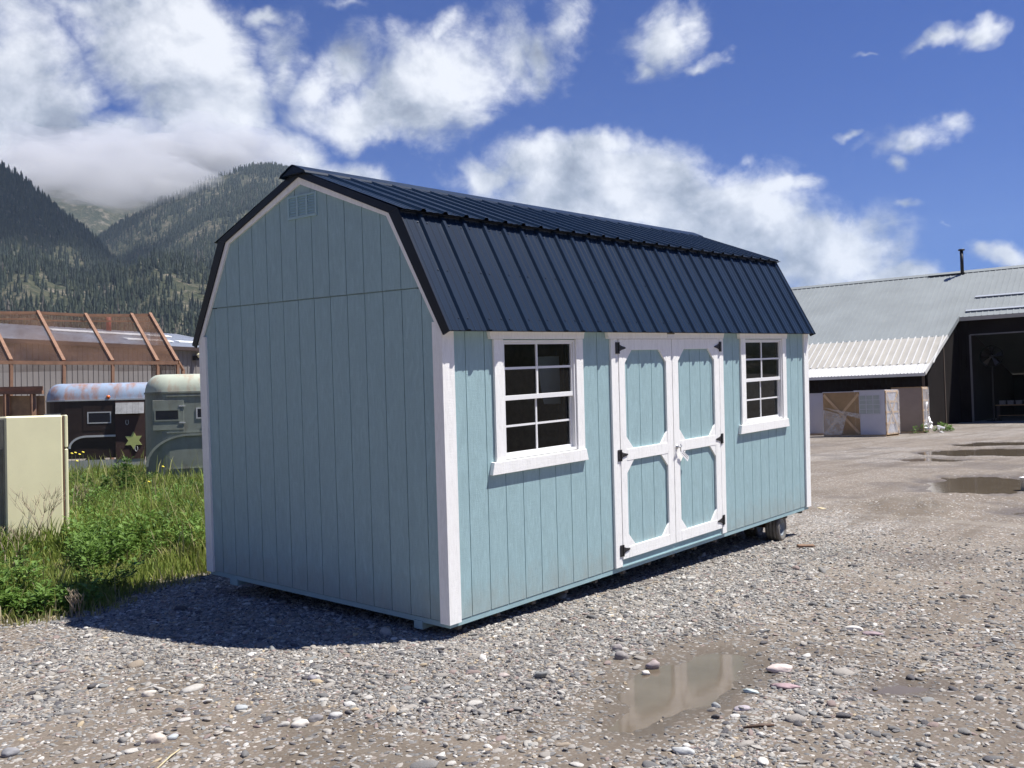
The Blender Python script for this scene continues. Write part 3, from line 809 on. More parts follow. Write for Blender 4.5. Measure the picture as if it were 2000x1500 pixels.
STONES = [
    (1525, 1312, .17, .10, (.62, .52, .48), 'flat pale pink stone right of the near puddle', .35),
    (1535, 1347, .15, .07, (.38, .27, .28), 'long purplish stone half sunk in the mud', .25),
    (1466, 1355, .09, .04, (.50, .58, .56), 'thin pale greenish stone beside the near puddle', .3),
    (1275, 1300, .085, .07, (.36, .30, .29), 'rounded brownish grey stone at the upper edge of the puddle', .7),
    (1262, 1312, .045, .04, (.60, .57, .52), 'small white rounded stone touching the brownish grey one', .75),
    (1215, 1288, .085, .05, (.26, .24, .23), 'dark grey upright cobble in the heap beside the puddle', .8),
    (1205, 1272, .07, .05, (.30, .27, .26), 'topmost dark cobble of the heap beside the puddle', .8),
    (1335, 1476, .10, .05, (.46, .47, .46), 'long grey stone at the bottom below the puddle', .4),
    (585, 1421, .085, .055, (.60, .56, .50), 'cream oval cobble on bare dirt in the left foreground', .55),
    (617, 1410, .075, .05, (.22, .21, .21), 'dark stone leaning on the cream oval cobble', .6),
    (655, 1405, .085, .045, (.48, .47, .45), 'light grey oblong cobble right of the dark one', .5),
    (305, 1453, .09, .05, (.54, .47, .40), 'tan cobble nearest the lower left of the yard', .6),
    (337, 1446, .06, .045, (.42, .45, .46), 'bluish grey cobble beside the tan one', .6),
    (290, 1362, .085, .05, (.58, .53, .46), 'cream cobble lying below the shed shadow', .5),
    (470, 1390, .065, .045, (.40, .42, .42), 'grey egg shaped cobble in the left foreground', .6),
    (20, 1478, .075, .055, (.24, .24, .25), 'dark stone at the lower left edge', .7),
    (610, 1330, .05, .05, (.23, .22, .24), 'small dark round stone on open dirt below the shadow', .8),
    (983, 1325, .065, .045, (.42, .36, .33), 'brown grey stone midway below the shed corner', .6),
    (1668, 1234, .14, .05, (.64, .61, .56), 'long white stone on the gravel to the right', .3),
    (1705, 1243, .14, .09, (.30, .23, .24), 'flat mauve stone beside the long white one', .2),
    (1450, 1389, .075, .05, (.40, .36, .38), 'small mauve stone below the thin pale one', .4),
    (1398, 1380, .05, .035, (.30, .31, .31), 'grey pebble sitting in the puddle water', .7),
]
for i, (px, py, a, b, c, lab, fl_) in enumerate(STONES):
    p = at(px, py, .01); me = stone_mesh('stone', (a, b), c, i * 3 + 1, fl_, .0)
    o = bpy.data.objects.new('stone', me); COL.objects.link(o)
    gz = float(ground_h(np.array([p.x]), np.array([p.y]))[0])
    o.location = (p.x, p.y, max(gz, WZ) + max(a, b) / 2 * fl_ * .45)
    view_az = math.atan2(p.x - CAM[0], p.y - CAM[1])
    o.rotation_euler = (rnd.uniform(-.1, .1), rnd.uniform(-.1, .1), -view_az + rnd.uniform(-.3, .3))
    tag(o, lab, 'stone', 'larger stones lying on the yard')
def stick(pts, r, m, name, label, cat):
    mb = MB().tube(pts, r, 6); o = build(name, mb, m, None, True); return tag(o, label, cat)
M_['stickdark'] = paint('wet_wood', (.10, .06, .04), .7, .3, 20); M_['straw'] = paint('dry_straw', (.55, .46, .28), .8, .2, 20)
a, b = at(1452, 1421, .022), at(1512, 1416, .028); stick([a, a.lerp(b, .5) + Vector((0, 0, .004)), b], [.005, .009, .007], M_['stickdark'], 'stick', 'dark wet stick lying right of the near puddle', 'stick')
a, b = at(305, 1503, .022), at(352, 1463, .03); stick([a, a.lerp(b, .6) + Vector((0, 0, .006)), b], [.004, .004, .003], M_['straw'], 'straw', 'pale dry straw on the dirt in the lower left', 'straw')
a, b = at(1600, 992, .03), at(1620, 998, .05); mb = MB().beam(a, b, .07, .02); o = build('wood_scrap', mb, M_['straw'], None, bevel=.003); tag(o, 'pale chip of wood on the dirt right of the shed corner', 'wood scrap')
a, b = at(1558, 1066, .035), at(1590, 1066, .03); mb = MB().beam(a, b, .09, .025); o = build('wood_scrap', mb, paint('brown_bark', (.20, .12, .075), .85, .3, 15), None, bevel=.006); tag(o, 'brown scrap of bark lying right of the shed wheel', 'wood scrap')

# ================================================================== GRASS AND WEEDS
def leaf_mat(name, stops, trans=.35):
    m, t, b = mat(name)
    f = t.new('ShaderNodeAttribute', attribute_name='tint').outputs['Fac']
    c = t.ramp(f, stops)
    t.link(c, b.inputs['Base Color']); b.inputs['Roughness'].default_value = .6; b.inputs['Specular IOR Level'].default_value = .3
    tl = t.new('ShaderNodeBsdfTranslucent'); t.link(t.mix(.0, c, c), tl.inputs[0])
    mx = t.new('ShaderNodeMixShader'); mx.inputs[0].default_value = trans
    t.link(b.outputs[0], mx.inputs[1]); t.link(tl.outputs[0], mx.inputs[2]); t.link(mx.outputs[0], t.n['Material Output'].inputs[0])
    return m
M_['grass'] = leaf_mat('grass_blades', [(0, (.11, .155, .030)), (.30, (.19, .26, .050)), (.55, (.27, .31, .070)), (.8, (.33, .30, .14)), (1, (.46, .40, .25))])
M_['leaf'] = leaf_mat('weed_leaves', [(0, (.055, .105, .024)), (.5, (.12, .215, .042)), (1, (.20, .32, .07))])
def grass():
    n = 150000
    xs, ys = [], []
    x = rng.uniform(-6, 10.5, n * 3); y = rng.uniform(.8, 20, n * 3)
    d = np.hypot(x - CAM[0], y - CAM[1]); a = np.arctan2(x - CAM[0], y - CAM[1])
    ed = -poly_dist(x, y, GRASS)
    ok = (ed + (fbm(x * 2, y * 2, 3, 21) - .5) * .6 > 0) & (a > yaw0 - math.radians(31)) & (a < yaw0 - math.radians(13)) & ~((x > -.1) & (x < 6.3) & (y < 3.2))
    ok &= rng.uniform(0, 1, len(x)) < np.clip(9 / d, .15, 1) ** 1.3 * sstep(-.3, .35, ed)
    x, y, ed, d = x[ok][:n], y[ok][:n], ed[ok][:n], d[ok][:n]; m = len(x)
    hmul = fbm(x * .9, y * .9, 3, 6)
    H = (.07 + .30 * sstep(0, .9, ed)) * (.55 + .9 * hmul) * rng.uniform(.55, 1.25, m)
    fq = at(58, 1132); H = H * (1 - .72 * sstep(1.9, .9, np.hypot(x - fq.x, (y - fq.y))))
    tall = rng.uniform(0, 1, m) < .03; H = np.where(tall, H * 1.75, H)
    w = rng.uniform(.0035, .008, m) * np.clip(d / 8, 1, 2.2)
    th = rng.uniform(0, 6.283, m); lean = rng.uniform(.05, .55, m) * H; la = rng.uniform(0, 6.283, m)
    z = ground_h(x, y) - .01
    bx, by = np.cos(th) * w, np.sin(th) * w; lx, ly = np.cos(la) * lean, np.sin(la) * lean
    P = []
    for f, ww in ((0, 1), (.45, .85), (.8, .5)):
        cx = x + lx * f ** 2; cy = y + ly * f ** 2; cz = z + H * f
        P += [np.stack([cx - bx * ww, cy - by * ww, cz], -1), np.stack([cx + bx * ww, cy + by * ww, cz], -1)]
    P.append(np.stack([x + lx, y + ly, z + H * (1 - .15 * lean / H)], -1)); P.append(P[-1] + np.array([.0006, 0, 0]))
    V = np.stack(P, 1).reshape(-1, 3); b = np.arange(m)[:, None] * 8
    F = np.concatenate([b + np.array([0, 1, 3, 2]), b + np.array([2, 3, 5, 4]), b + np.array([4, 5, 7, 6])])
    dry = sstep(.35, .0, ed) * .45 + fbm(x * 1.3, y * 1.3, 3, 77) * .5 + rng.normal(0, .16, m)
    tint = np.repeat(np.clip(dry + .10 + .3 * tall, 0, 1), 8)
    o = np_mesh('grass', V, F, M_['grass'], dict(tint=tint)); tag(o, 'tall green grass growing between the gravel and the trailers', 'grass'); o['kind'] = 'stuff'
    print('blades', m)
grass()
def leaves_geo(cx, cy, cz, size, n_leaf, rx, rz, rg, upright=.5):
    "leaf quads (folded along the midrib) filling an upright plume; returns V, F"
    t = rg.uniform(0, 1, n_leaf); an = rg.uniform(0, 6.283, n_leaf); rad = rx * (1 - .65 * t) * np.sqrt(rg.uniform(.02, 1, n_leaf))
    x = cx + np.cos(an) * rad; y = cy + np.sin(an) * rad; z = cz + .03 + t * rz
    L_ = size * rg.uniform(.6, 1.25, n_leaf); W_ = L_ * rg.uniform(.38, .6, n_leaf)
    oa = an + rg.normal(0, .7, n_leaf); el = rg.uniform(-.35, .9, n_leaf) * upright * 2
    dx, dy, dz = np.cos(oa) * np.cos(el), np.sin(oa) * np.cos(el), np.sin(el)
    sx, sy = -np.sin(oa), np.cos(oa)
    c = np.stack([x, y, z], -1); D = np.stack([dx, dy, dz], -1) * L_[:, None]; S = np.stack([sx, sy, np.zeros(n_leaf)], -1) * W_[:, None] / 2
    up = np.array([0, 0, 1.]) * (W_[:, None] * .22)
    V = np.stack([c, c + D * .5 + S + up, c + D, c + D * .5 - S + up], 1).reshape(-1, 3)
    b = np.arange(n_leaf)[:, None] * 4
    F = np.concatenate([b + np.array([0, 1, 2, 2]), b + np.array([0, 2, 3, 3])])
    return V, F[:, :3]
def weeds_mass():
    VV, FF, TT = [], [], []; off = 0; n = 0
    while n < 900:
        px = rng.uniform(-40, 410); py = rng.uniform(935, 1215)
        p = at(px, py); ed = -float(poly_dist(np.array([p.x]), np.array([p.y]), GRASS)[0])
        dens = float(fbm(np.array([p.x * .55]), np.array([p.y * .55]), 2, 55)[0])
        if ed < .15 or dens < .48 + rng.uniform(-.06, .1): n += .3; continue
        if p.x > -.2 and p.y < 3.3: continue
        if px < 140 and 1060 < py < 1172: continue
        n += 1
        h = rng.uniform(.18, .5) * (1 if ed > .5 else .5); nl = int(rng.uniform(28, 60))
        V, F = leaves_geo(p.x, p.y, 0, rng.uniform(.045, .085), nl, h * rng.uniform(.3, .55), h, rng)
        VV.append(V); FF.append(F + off); off += len(V); TT.append(np.clip(np.full(len(V), rng.uniform(.2, .95)) + np.repeat(rng.normal(0, .12, nl), 4), 0, 1))
    o = np_mesh('leafy_weeds', np.vstack(VV), np.vstack(FF), M_['leaf'], dict(tint=np.concatenate(TT)))
    tag(o, 'low leafy green weeds mixed through the tall grass', 'weeds'); o['kind'] = 'stuff'
weeds_mass()
def weed_plant(px, py, h, spread, nl, size, label, tone):
    p = at(px, py); root = thing('weed_plant', label, 'weed', loc=(p.x, p.y, 0), group='tall weeds standing out of the grass')
    st = MB(); VV, FF, TT, off = [], [], [], 0
    for k in range(max(4, int(spread * 14))):
        an = rnd.uniform(0, 6.28); r_ = spread * rnd.uniform(.1, 1); hh = h * rnd.uniform(.6, 1) * (1 - .35 * r_ / spread)
        tip = Vector((math.cos(an) * r_, math.sin(an) * r_, hh)); mid = Vector((tip.x * .35, tip.y * .35, hh * .55))
        st.tube([(0, 0, 0), mid, tip], [.008, .005, .002], 5)
        n_ = nl
        V, F = leaves_geo(0, 0, 0, size, n_, .09 + .1 * spread, hh * .95, rng)
        f = np.clip(V[:, 2] / hh, 0, 1)[:, None]
        V = V + np.array([tip.x, tip.y, 0]) * f ** 1.4
        VV.append(V); FF.append(F + off); off += len(V); TT.append(np.clip(tone + np.repeat(rng.normal(0, .15, n_), 4), 0, 1))
    build('stem', st, M_['stemgreen'], root)
    np_mesh('foliage', np.vstack(VV), np.vstack(FF), M_['leaf'], dict(tint=np.concatenate(TT)), root)
M_['stemgreen'] = paint('weed_stems', (.12, .16, .05), .7)
M_['twig'] = paint('dry_twigs', (.34, .27, .19), .8, .2, 20)
for a in [(248, 985, 1.05, .55, 110, .10, 'dark leafy bush growing against the brown trailer below its star', .12),
          (200, 990, .80, .40, 80, .09, 'leafy bush left of the larger dark one', .2),
          (385, 985, .62, .35, 70, .08, 'upright weed in front of the green trailer near the shed', .25),
          (350, 1000, .50, .35, 60, .08, 'bright low weed in front of the rusty trailer frame', .7),
          (255, 1030, .55, .55, 80, .075, 'broad bright green weed in the middle of the grass', .75),
          (175, 1120, .50, .45, 70, .07, 'leafy weed right of the cream fridge base', .55),
          (195, 1165, .42, .40, 70, .065, 'leafy weed at the gravel edge before the shed shadow', .5),
          (40, 1190, .26, .40, 60, .065, 'leafy weed low at the left edge below the fridge', .45),
          (42, 1120, .52, .10, 16, .07, 'thin single weed with whorled leaves before the fridge', .3)]:
    weed_plant(*a)
def dry_shrub(px, py, h, label, seed):
    p = at(px, py); r_ = random.Random(seed); mb = MB()
    def grow(q, d, ln, rad, dep):
        e = q + d * ln; mb.tube([q, q.lerp(e, .5) + Vector((r_.uniform(-1, 1), r_.uniform(-1, 1), 0)) * ln * .05, e], [rad, rad * .85, rad * .7], 5)
        if dep == 0: return
        for k in range(r_.choice((2, 3))):
            nd = (d + Vector((r_.uniform(-.6, .6), r_.uniform(-.6, .6), r_.uniform(-.1, .45)))).normalized(); grow(e, nd, ln * r_.uniform(.6, .85), rad * .68, dep - 1)
    for k in range(4):
        grow(Vector((p.x + r_.uniform(-.05, .05), p.y + r_.uniform(-.05, .05), 0)), Vector((r_.uniform(-.35, .35), r_.uniform(-.35, .35), 1)).normalized(), h * .34, .0055, 3)
    o = build('dry_shrub', mb, M_['twig'], None, True); tag(o, label, 'dead shrub', 'bare dry shrubs in the grass')
dry_shrub(88, 1088, .95, 'bare dry shrub standing in front of the cream fridge', 3)
dry_shrub(150, 1045, .85, 'bare dry shrub right of the fridge door edge', 9)
dry_shrub(20, 1120, .6, 'small bare dry shrub at the left end of the fridge', 14)
dry_shrub(142, 1215, .28, 'short dry twigs at the tip of the shed shadow', 22)
def flowers():
    stm = MB(); heads = []
    for px, py, z in [(140, 990, 1.0), (147, 992, 1.02), (155, 990, .98), (162, 993, 1.03), (150, 1000, .9), (318, 1000, .78), (290, 1005, .55)]:
        p = at(px, py); 
        heads.append((p.x + .02, p.y, z))
    root = thing('yellow_flowers', 'thin stalks with small yellow flowers beside the fridge edge', 'flowers', loc=(0, 0, 0))
    ym = paint('yellow_petals', (.75, .62, .06), .7)
    for h in heads:
        build('flower_head', MB().lathe([(0, .012), (.022, .008), (.025, 0), (.0, -.008)], h, (.2, -.4, 1), 7), ym, root)
        build('stem', MB().tube([(h[0] - .02, h[1], 0), h], .004, 5), M_['stemgreen'], root)
flowers()

# ================================================================== FRIDGE
hr = Vector((CR[0], CR[1], 0)).normalized(); hd_ = Vector((CD[0], CD[1], 0)).normalized()
def frame(origin, ex):
    ex = Vector((ex[0], ex[1], 0)).normalized(); ey = Vector((-ex.y, ex.x, 0))
    return Matrix(((ex.x, ey.x, 0, origin[0]), (ex.y, ey.y, 0, origin[1]), (0, 0, 1, origin[2] if len(origin) > 2 else 0), (0, 0, 0, 1)))
M_['cream'] = paint('aged_cream_enamel', (.80, .76, .50), .45, .06, 2, dirt=.25, dirtcol=(.40, .36, .22))
M_['creamback'] = paint('dull_fridge_back', (.30, .29, .22), .8, .2, 4)  # back panel gets a darker, muted version of the body cream
M_['gasket'] = paint('brown_gasket', (.20, .11, .07), .7)
fp0 = at(13, 1088); fdir = (hr * .81 + hd_ * .58)
fr_ = thing('fridge', 'old cream two door fridge standing side on in the tall grass', 'fridge', frame((fp0.x, fp0.y, 0), fdir))
b_ = MB().box(0, .645, 0, .72, .04, 1.70); build('body', b_, M_['cream'], fr_, bevel=.02)
b_ = MB().box(-.012, -.001, .03, .69, .08, 1.66); b_.box(-.05, -.012, .1, .12, .1, 1.3); b_.box(-.05, -.012, .6, .62, .1, 1.3); build('back_panel', b_, M_['creamback'], fr_)
b_ = MB().box(.647, .660, .01, .71, .07, 1.69); build('gasket', b_, M_['gasket'], fr_)
b_ = MB().box(.661, .705, 0, .72, 1.29, 1.70); build('door', b_, M_['cream'], fr_, bevel=.012)
b_ = MB().box(.661, .705, 0, .72, .07, 1.275); build('door', b_, M_['cream'], fr_, bevel=.012)
b_ = MB().box(.03, .62, .03, .69, 0.0, .039); build('plinth', b_, M_['black'], fr_)

# ================================================================== HORSE TRAILERS
M_['blueroof'] = paint('faded_blue_roof_rust', (.30, .38, .50), .45, .10, 2, dirt=1.3, dirtcol=(.34, .17, .10))
M_['brownpaint'] = paint('dark_brown_paint', (.036, .022, .020), .45, .25, 2.5, dirt=.35, dirtcol=(.10, .045, .03))
M_['greyband'] = paint('grey_green_metal', (.42, .43, .40), .6, .12, 3, dirt=.2)
M_['greenpaint'] = paint('sage_green_metal', (.25, .275, .235), .5, .16, 2.5, dirt=.7, dirtcol=(.15, .11, .07))
M_['creamroof'] = paint('pale_green_roof_rust', (.48, .52, .42), .5, .08, 2, dirt=.75, dirtcol=(.40, .19, .09))
M_['darkglass'] = paint('dark_glass', (.012, .016, .03), .08, .1)
M_['alu'] = paint('alu_frame', (.55, .56, .56), .4, .08)
M_['shingle'] = paint('weathered_shingles', (.36, .36, .36), .85, .25, 7)
M_['yellow'] = paint('yellow_green_paint', (.52, .56, .20), .6, .05)
M_['orange'] = paint('orange_lens', (.65, .14, .02), .3)
def trailer(name, label, origin, ex, Lx, Wy, H, roof_h, z0, bodymat, roofmat):
    root = thing(name, label, 'trailer', frame(origin, ex))
    # plan outline: rounded nose on the left end and tail on the right, seen from the side (y=0 faces us)
    def plan(inset=0.0, n=7, rad=.55):
        pts = []; rad2 = rad - inset
        for cx, cy, a0 in ((Lx - .25, .25, -90), (Lx - .25, Wy - .25, 0)):
            for k in range(5):
                a = math.radians(a0 + 90 * k / 4); pts.append((cx + (.25 - inset) * math.cos(a), cy + (.25 - inset) * math.sin(a)))
        for cx, cy, a0 in ((rad, Wy - rad, 90), (rad, rad, 180)):
            for k in range(n):
                a = math.radians(a0 + 90 * k / (n - 1)); pts.append((cx + rad2 * math.cos(a), cy + rad2 * math.sin(a)))
        return pts
    def shell(rings, cap_top=True):
        mb = MB(); n = len(rings[0][0]); base = []
        for pts, z in rings:
            base.append(len(mb.v)); mb.v += [(x, y, z) for x, y in pts]
        for a, b in zip(base[:-1], base[1:]):
            for k in range(n): mb.f.append((a + k, a + (k + 1) % n, b + (k + 1) % n, b + k)); mb.m.append(0)
        if cap_top: mb.f.append(tuple(base[-1] + k for k in range(n))); mb.m.append(0)
        return mb
    zs = H - roof_h
    build('body', shell([(plan(), z0), (plan(), zs)], True), bodymat, root, False)
    rings = []
    for k in range(8):
        a = math.radians(90 * k / 7); rings.append((plan(.001 + (1 - math.cos(a)) * .30), zs + .004 + math.sin(a) * roof_h))
    build('roof', shell(rings), roofmat, root, True)
    g = MB(); pl_ = plan(-.012)
    for k in range(len(pl_)):
        p, q = pl_[k], pl_[(k + 1) % len(pl_)]
        g.beam((p[0], p[1], zs), (q[0], q[1], zs), .02, .035)
    build('roof_gutter', g, bodymat if bodymat is M_['greenpaint'] else M_['alu'], root)
    return root
def lwindow(root, x0, x1, z0, z1, y=-.012, fm=None):
    f = MB(); t_ = .028
    f.box(x0, x1, y, 0.0, z0, z0 + t_); f.box(x0, x1, y, 0.0, z1 - t_, z1); f.box(x0, x0 + t_, y, 0.0, z0 + t_, z1 - t_); f.box(x1 - t_, x1, y, 0.0, z0 + t_, z1 - t_)
    w_ = build('window', f, fm or M_['alu'], root)
    p = MB().box(x0 + t_, x1 - t_, y + .003, y + .006, z0 + t_, z1 - t_); build('pane', p, M_['darkglass'], w_)
def twheel(root, cx, cz, r=.34):
    mb = MB().lathe([(r * .6, -.09), (r * .9, -.1), (r, -.07), (r, .07), (r * .9, .1), (r * .6, .09)], (cx, .12, cz), (0, -1, 0), 24)
    w_ = build('wheel', mb, M_['tyre'], root, True)
    mb = MB().lathe([(r * .6, .085), (r * .5, .05), (.06, .04), (.05, .08), (0, .08)], (cx, .12, cz), (0, -1, 0), 20); build('rim', mb, M_['rim'], w_, True)
def fender(root, m, cx, cz, r, flat, name='fender_trim', right_flat=True, seg=10):
    pts = [(cx + math.cos(math.radians(180 - 90 * k / seg)) * r * 1.35, -.02, cz + math.sin(math.radians(180 - 90 * k / seg)) * r) for k in range(seg + 1)]
    pts.append((cx + flat, -.02, cz + r))
    mb = MB()
    for p, q in zip(pts[:-1], pts[1:]): mb.beam(p, q, .05, .03, up=(0, 1, 0))
    build(name, mb, m, root)
def S(px, dep): return (px - 1000) / FPX * dep
# brown trailer, side on
d1 = 24.0
o1 = at_depth(82, 820, d1); t1 = trailer('horse_trailer', 'dark brown rounded trailer with rusty pale blue roof and yellow star', (o1.x, o1.y, 0), hr * 1.0 + hd_ * .25, 2.95, 1.7, 2.56, .44, .62, M_['brownpaint'], M_['blueroof'])
px1 = lambda x: (x - 82) / FPX * d1 * .955
pz1 = lambda y, hor=818: 1.644 + (hor - y) / FPX * d1
lwindow(t1, px1(168), px1(214), pz1(828), pz1(805)); lwindow(t1, px1(86), px1(117), pz1(826), pz1(807))
b_ = MB().box(px1(130), px1(279), -.012, -.002, pz1(928), pz1(900)); build('lower_band', b_, M_['greyband'], t1)
b_ = MB().box(px1(222), px1(279), -.022, -.004, pz1(900), pz1(785)); build('side_board', b_, paint('dull_brown_board', (.075, .040, .034), .7, .15, 3), t1)
sh = MB()
for k in range(5):
    x0 = px1(223 + 11.2 * k); sh.quad((x0 + .003, -.11, pz1(810)), (x0 + .138, -.11, pz1(810) - .004 * (k % 2)), (x0 + .138, -.03, pz1(788)), (x0 + .003, -.03, pz1(788)))
o = build('shingle_awning', sh, M_['shingle'], t1); o.modifiers.new('s', 'SOLIDIFY').thickness = .012
star = []
for k in range(12):
    a = math.radians(90 + 30 * k); r_ = .235 if k % 2 == 0 else .13; star.append((px1(257) + r_ * math.cos(a), pz1(864) + r_ * math.sin(a)))
sb = MB().prism(star, lambda u, v, w: (u, w, v), -.036, -.023); build('star', sb, M_['yellow'], t1)
for cx, cz in ((px1(245), pz1(827)), (px1(262), pz1(880))):
    pts = [(cx + .05 * math.sin(a) * .7, -.03, cz + .07 * math.cos(a)) for a in np.linspace(.6, 5.7, 10)]; build('horseshoe', MB().tube(pts, .009, 6), M_['alu'], t1)
fender(t1, M_['alu'], px1(166), pz1(876), .30, px1(222) - px1(166))
ml = MB().lathe([(0, .05), (.04, .04), (.05, 0)], (px1(209), -.0, pz1(776)), (0, -1, 0), 12); build('marker_light', ml, M_['orange'], t1, True)
dd = MB().box(px1(160), px1(220), -.006, -.001, pz1(842), pz1(792)); build('side_door', dd, M_['brownpaint'], t1)
twheel(t1, px1(180), .34)
# green trailer
d2 = 20.2
o2 = at_depth(277, 815, d2); t2 = trailer('horse_trailer', 'sage green rounded trailer with pale rust spotted roof beside the shed', (o2.x, o2.y, 0), hr * 1.0 + hd_ * .25, 3.4, 1.8, 2.56, .40, .05, M_['greenpaint'], M_['creamroof'])
px2 = lambda x: (x - 277) / FPX * d2
pz2 = lambda y, hor=815: 1.644 + (hor - y) / FPX * d2
pn = MB().box(px2(297), px2(355), -.010, -.001, pz2(842), pz2(783)); build('side_door', pn, M_['greenpaint'], t2, bevel=.004)
for y_ in (795, 828): build('door_hinge', MB().box(px2(346), px2(358), -.022, -.011, pz2(y_) - .012, pz2(y_) + .012), M_['alu'], t2)
lwindow(t2, px2(300), px2(347), pz2(824), pz2(801), -.02, M_['greenpaint']); lwindow(t2, px2(378), px2(420), pz2(821), pz2(799))
rl = MB()
for y_ in (775, 847): rl.box(0.5, 3.2, -.018, -.001, pz2(y_) - .014, pz2(y_) + .014)
rl.box(.45, 3.2, -.016, -.001, pz2(918) - .012, pz2(918) + .012)
build('body_rib', rl, M_['greenpaint'], t2)
fender(t2, M_['greenpaint'], px2(366), pz2(912), .66, 1.4)
b_ = MB().box(.40, 3.2, -.03, -.001, .10, .17); build('frame_rail', b_, M_['rust'], t2)
tl = MB().lathe([(0, .04), (.03, .03), (.035, 0)], (px2(397), -.0, pz2(823)), (0, -1, 0), 10); build('tail_light', tl, M_['orange'], t2, True)
twheel(t2, px2(395), .33)

# ================================================================== SCREEN FRAME, PLYWOOD STALL, GREY WAREHOUSE (left)
M_['copper'] = paint('rusty_brown_frame', (.25, .14, .088), .8, .2, 5)
def net_mat(op=.25):
    m, t, b = mat('brown_shade_netting')
    t.n.remove(b)
    df = t.new('ShaderNodeBsdfDiffuse'); df.inputs[0].default_value = (.13, .080, .058, 1)
    tr = t.new('ShaderNodeBsdfTransparent'); mx = t.new('ShaderNodeMixShader')
    co = t.new('ShaderNodeTexCoord').outputs['Object']
    n = t.noise(co, .8, 4, .6); t.link(t.ramp(n, [(.3, op * .4), (.7, op * 1.5)]), mx.inputs[0])
    t.link(tr.outputs[0], mx.inputs[1]); t.link(df.outputs[0], mx.inputs[2]); t.link(mx.outputs[0], t.n['Material Output'].inputs[0])
    return m
net = net_mat(.38); net2 = net_mat(.62)
def P3(px, py, dep): return at_depth(px, py, dep)
sf = thing('screen_shelter', 'rusty brown frame shelter with netting roof behind the trailers', 'shelter', loc=(0, 0, 0))
dl_ = lambda px: 29.0 + 3.0 * (px / 347)          # depth of the eave beam
dt_ = lambda px: dl_(px) + 3.6
eave = [P3(x, y, dl_(x)) for x, y in ((-140, 707), (22, 708), (125, 709), (220, 709), (308, 709), (347, 709))]
top = [P3(x, y, dt_(x)) for x, y in ((-190, 610), (-25, 611), (74, 611), (167, 616), (257, 616), (293, 615))]
bm_ = MB()
for a, b in zip(eave[:-1], eave[1:]): bm_.beam(a, b, .10, .11)
build('eave_beam', bm_, M_['copper'], sf)
bm_ = MB()
for i, (a, b) in enumerate(zip(top[:-1], top[1:])):
    bm_.beam(a, b, .09, .10); bm_.beam(a - Vector((0, 0, .26 - .05 * (i % 2))), b - Vector((0, 0, .22)), .05, .05)
build('ridge_beam', bm_, M_['copper'], sf)
for i, (a, b) in enumerate(zip(eave, top)):
    r_ = MB().beam(a + Vector((0, 0, .06)), b + Vector((0, 0, .05)), .10, .09); build('rafter', r_, M_['copper'], sf)
    if i < 6:
        p = MB().beam(Vector((a.x, a.y, 0)) + hd_ * .0 - hr * .08, a - Vector((0, 0, .05)), .09, .09); build('post', p, M_['copper'], sf)
nm = MB()
for i in range(4): nm.quad(eave[i], eave[i + 1], top[i + 1], top[i])
back = [b + hd_ * 3.4 - Vector((0, 0, 1.9)) for b in top]
for i in range(5): nm.quad(top[i], top[i + 1], back[i + 1], back[i])
for i in (0, 5):
    build('rafter', MB().beam(top[i], back[i], .09, .09), M_['copper'], sf); build('post', MB().beam(Vector((back[i].x, back[i].y, 0)), back[i], .12, .12), M_['copper'], sf)
build('netting', nm, net, sf)
nm = MB(); nm.quad(eave[4], eave[5], top[5], top[4]); nm.quad(eave[5], Vector((eave[5].x, eave[5].y, eave[5].z - .9)), Vector((top[5].x, top[5].y, eave[5].z - .9)), top[5])
o = build('netting', nm, net2, sf); o['label'] = 'denser brown netting of the end bay'
# plywood stall
M_['ply'] = paint('weathered_plywood', (.42, .27, .15), .8, .25, 4, dirt=.6, dirtcol=(.16, .08, .05))
ps_ = thing('plywood_stall', 'weathered plywood stall with brown posts left of the brown trailer', 'stall', loc=(0, 0, 0))
q = lambda px, py: P3(px, py, 26.5)
b_ = MB().beam(q(-60, 768), q(84, 766), .12, .10); b_.beam(q(-60, 762), q(84, 759), .03, .14); build('top_rail', b_, M_['copper'], ps_)
for i, x in enumerate((-30, 12, 64)):
    t_ = q(x, 770); b_ = MB().beam((t_.x, t_.y, 0), t_, .12, .12); build('post', b_, M_['copper'], ps_)
for x0, x1 in ((-28, 10), (15, 61), (67, 84)):
    a, b = q(x0, 773) + hd_ * .1, q(x1, 773) + hd_ * .1
    m = MB().quad((a.x, a.y, .1), (b.x, b.y, .1), b, a); o = build('plywood_panel', m, M_['ply'], ps_); o.modifiers.new('s', 'SOLIDIFY').thickness = .015
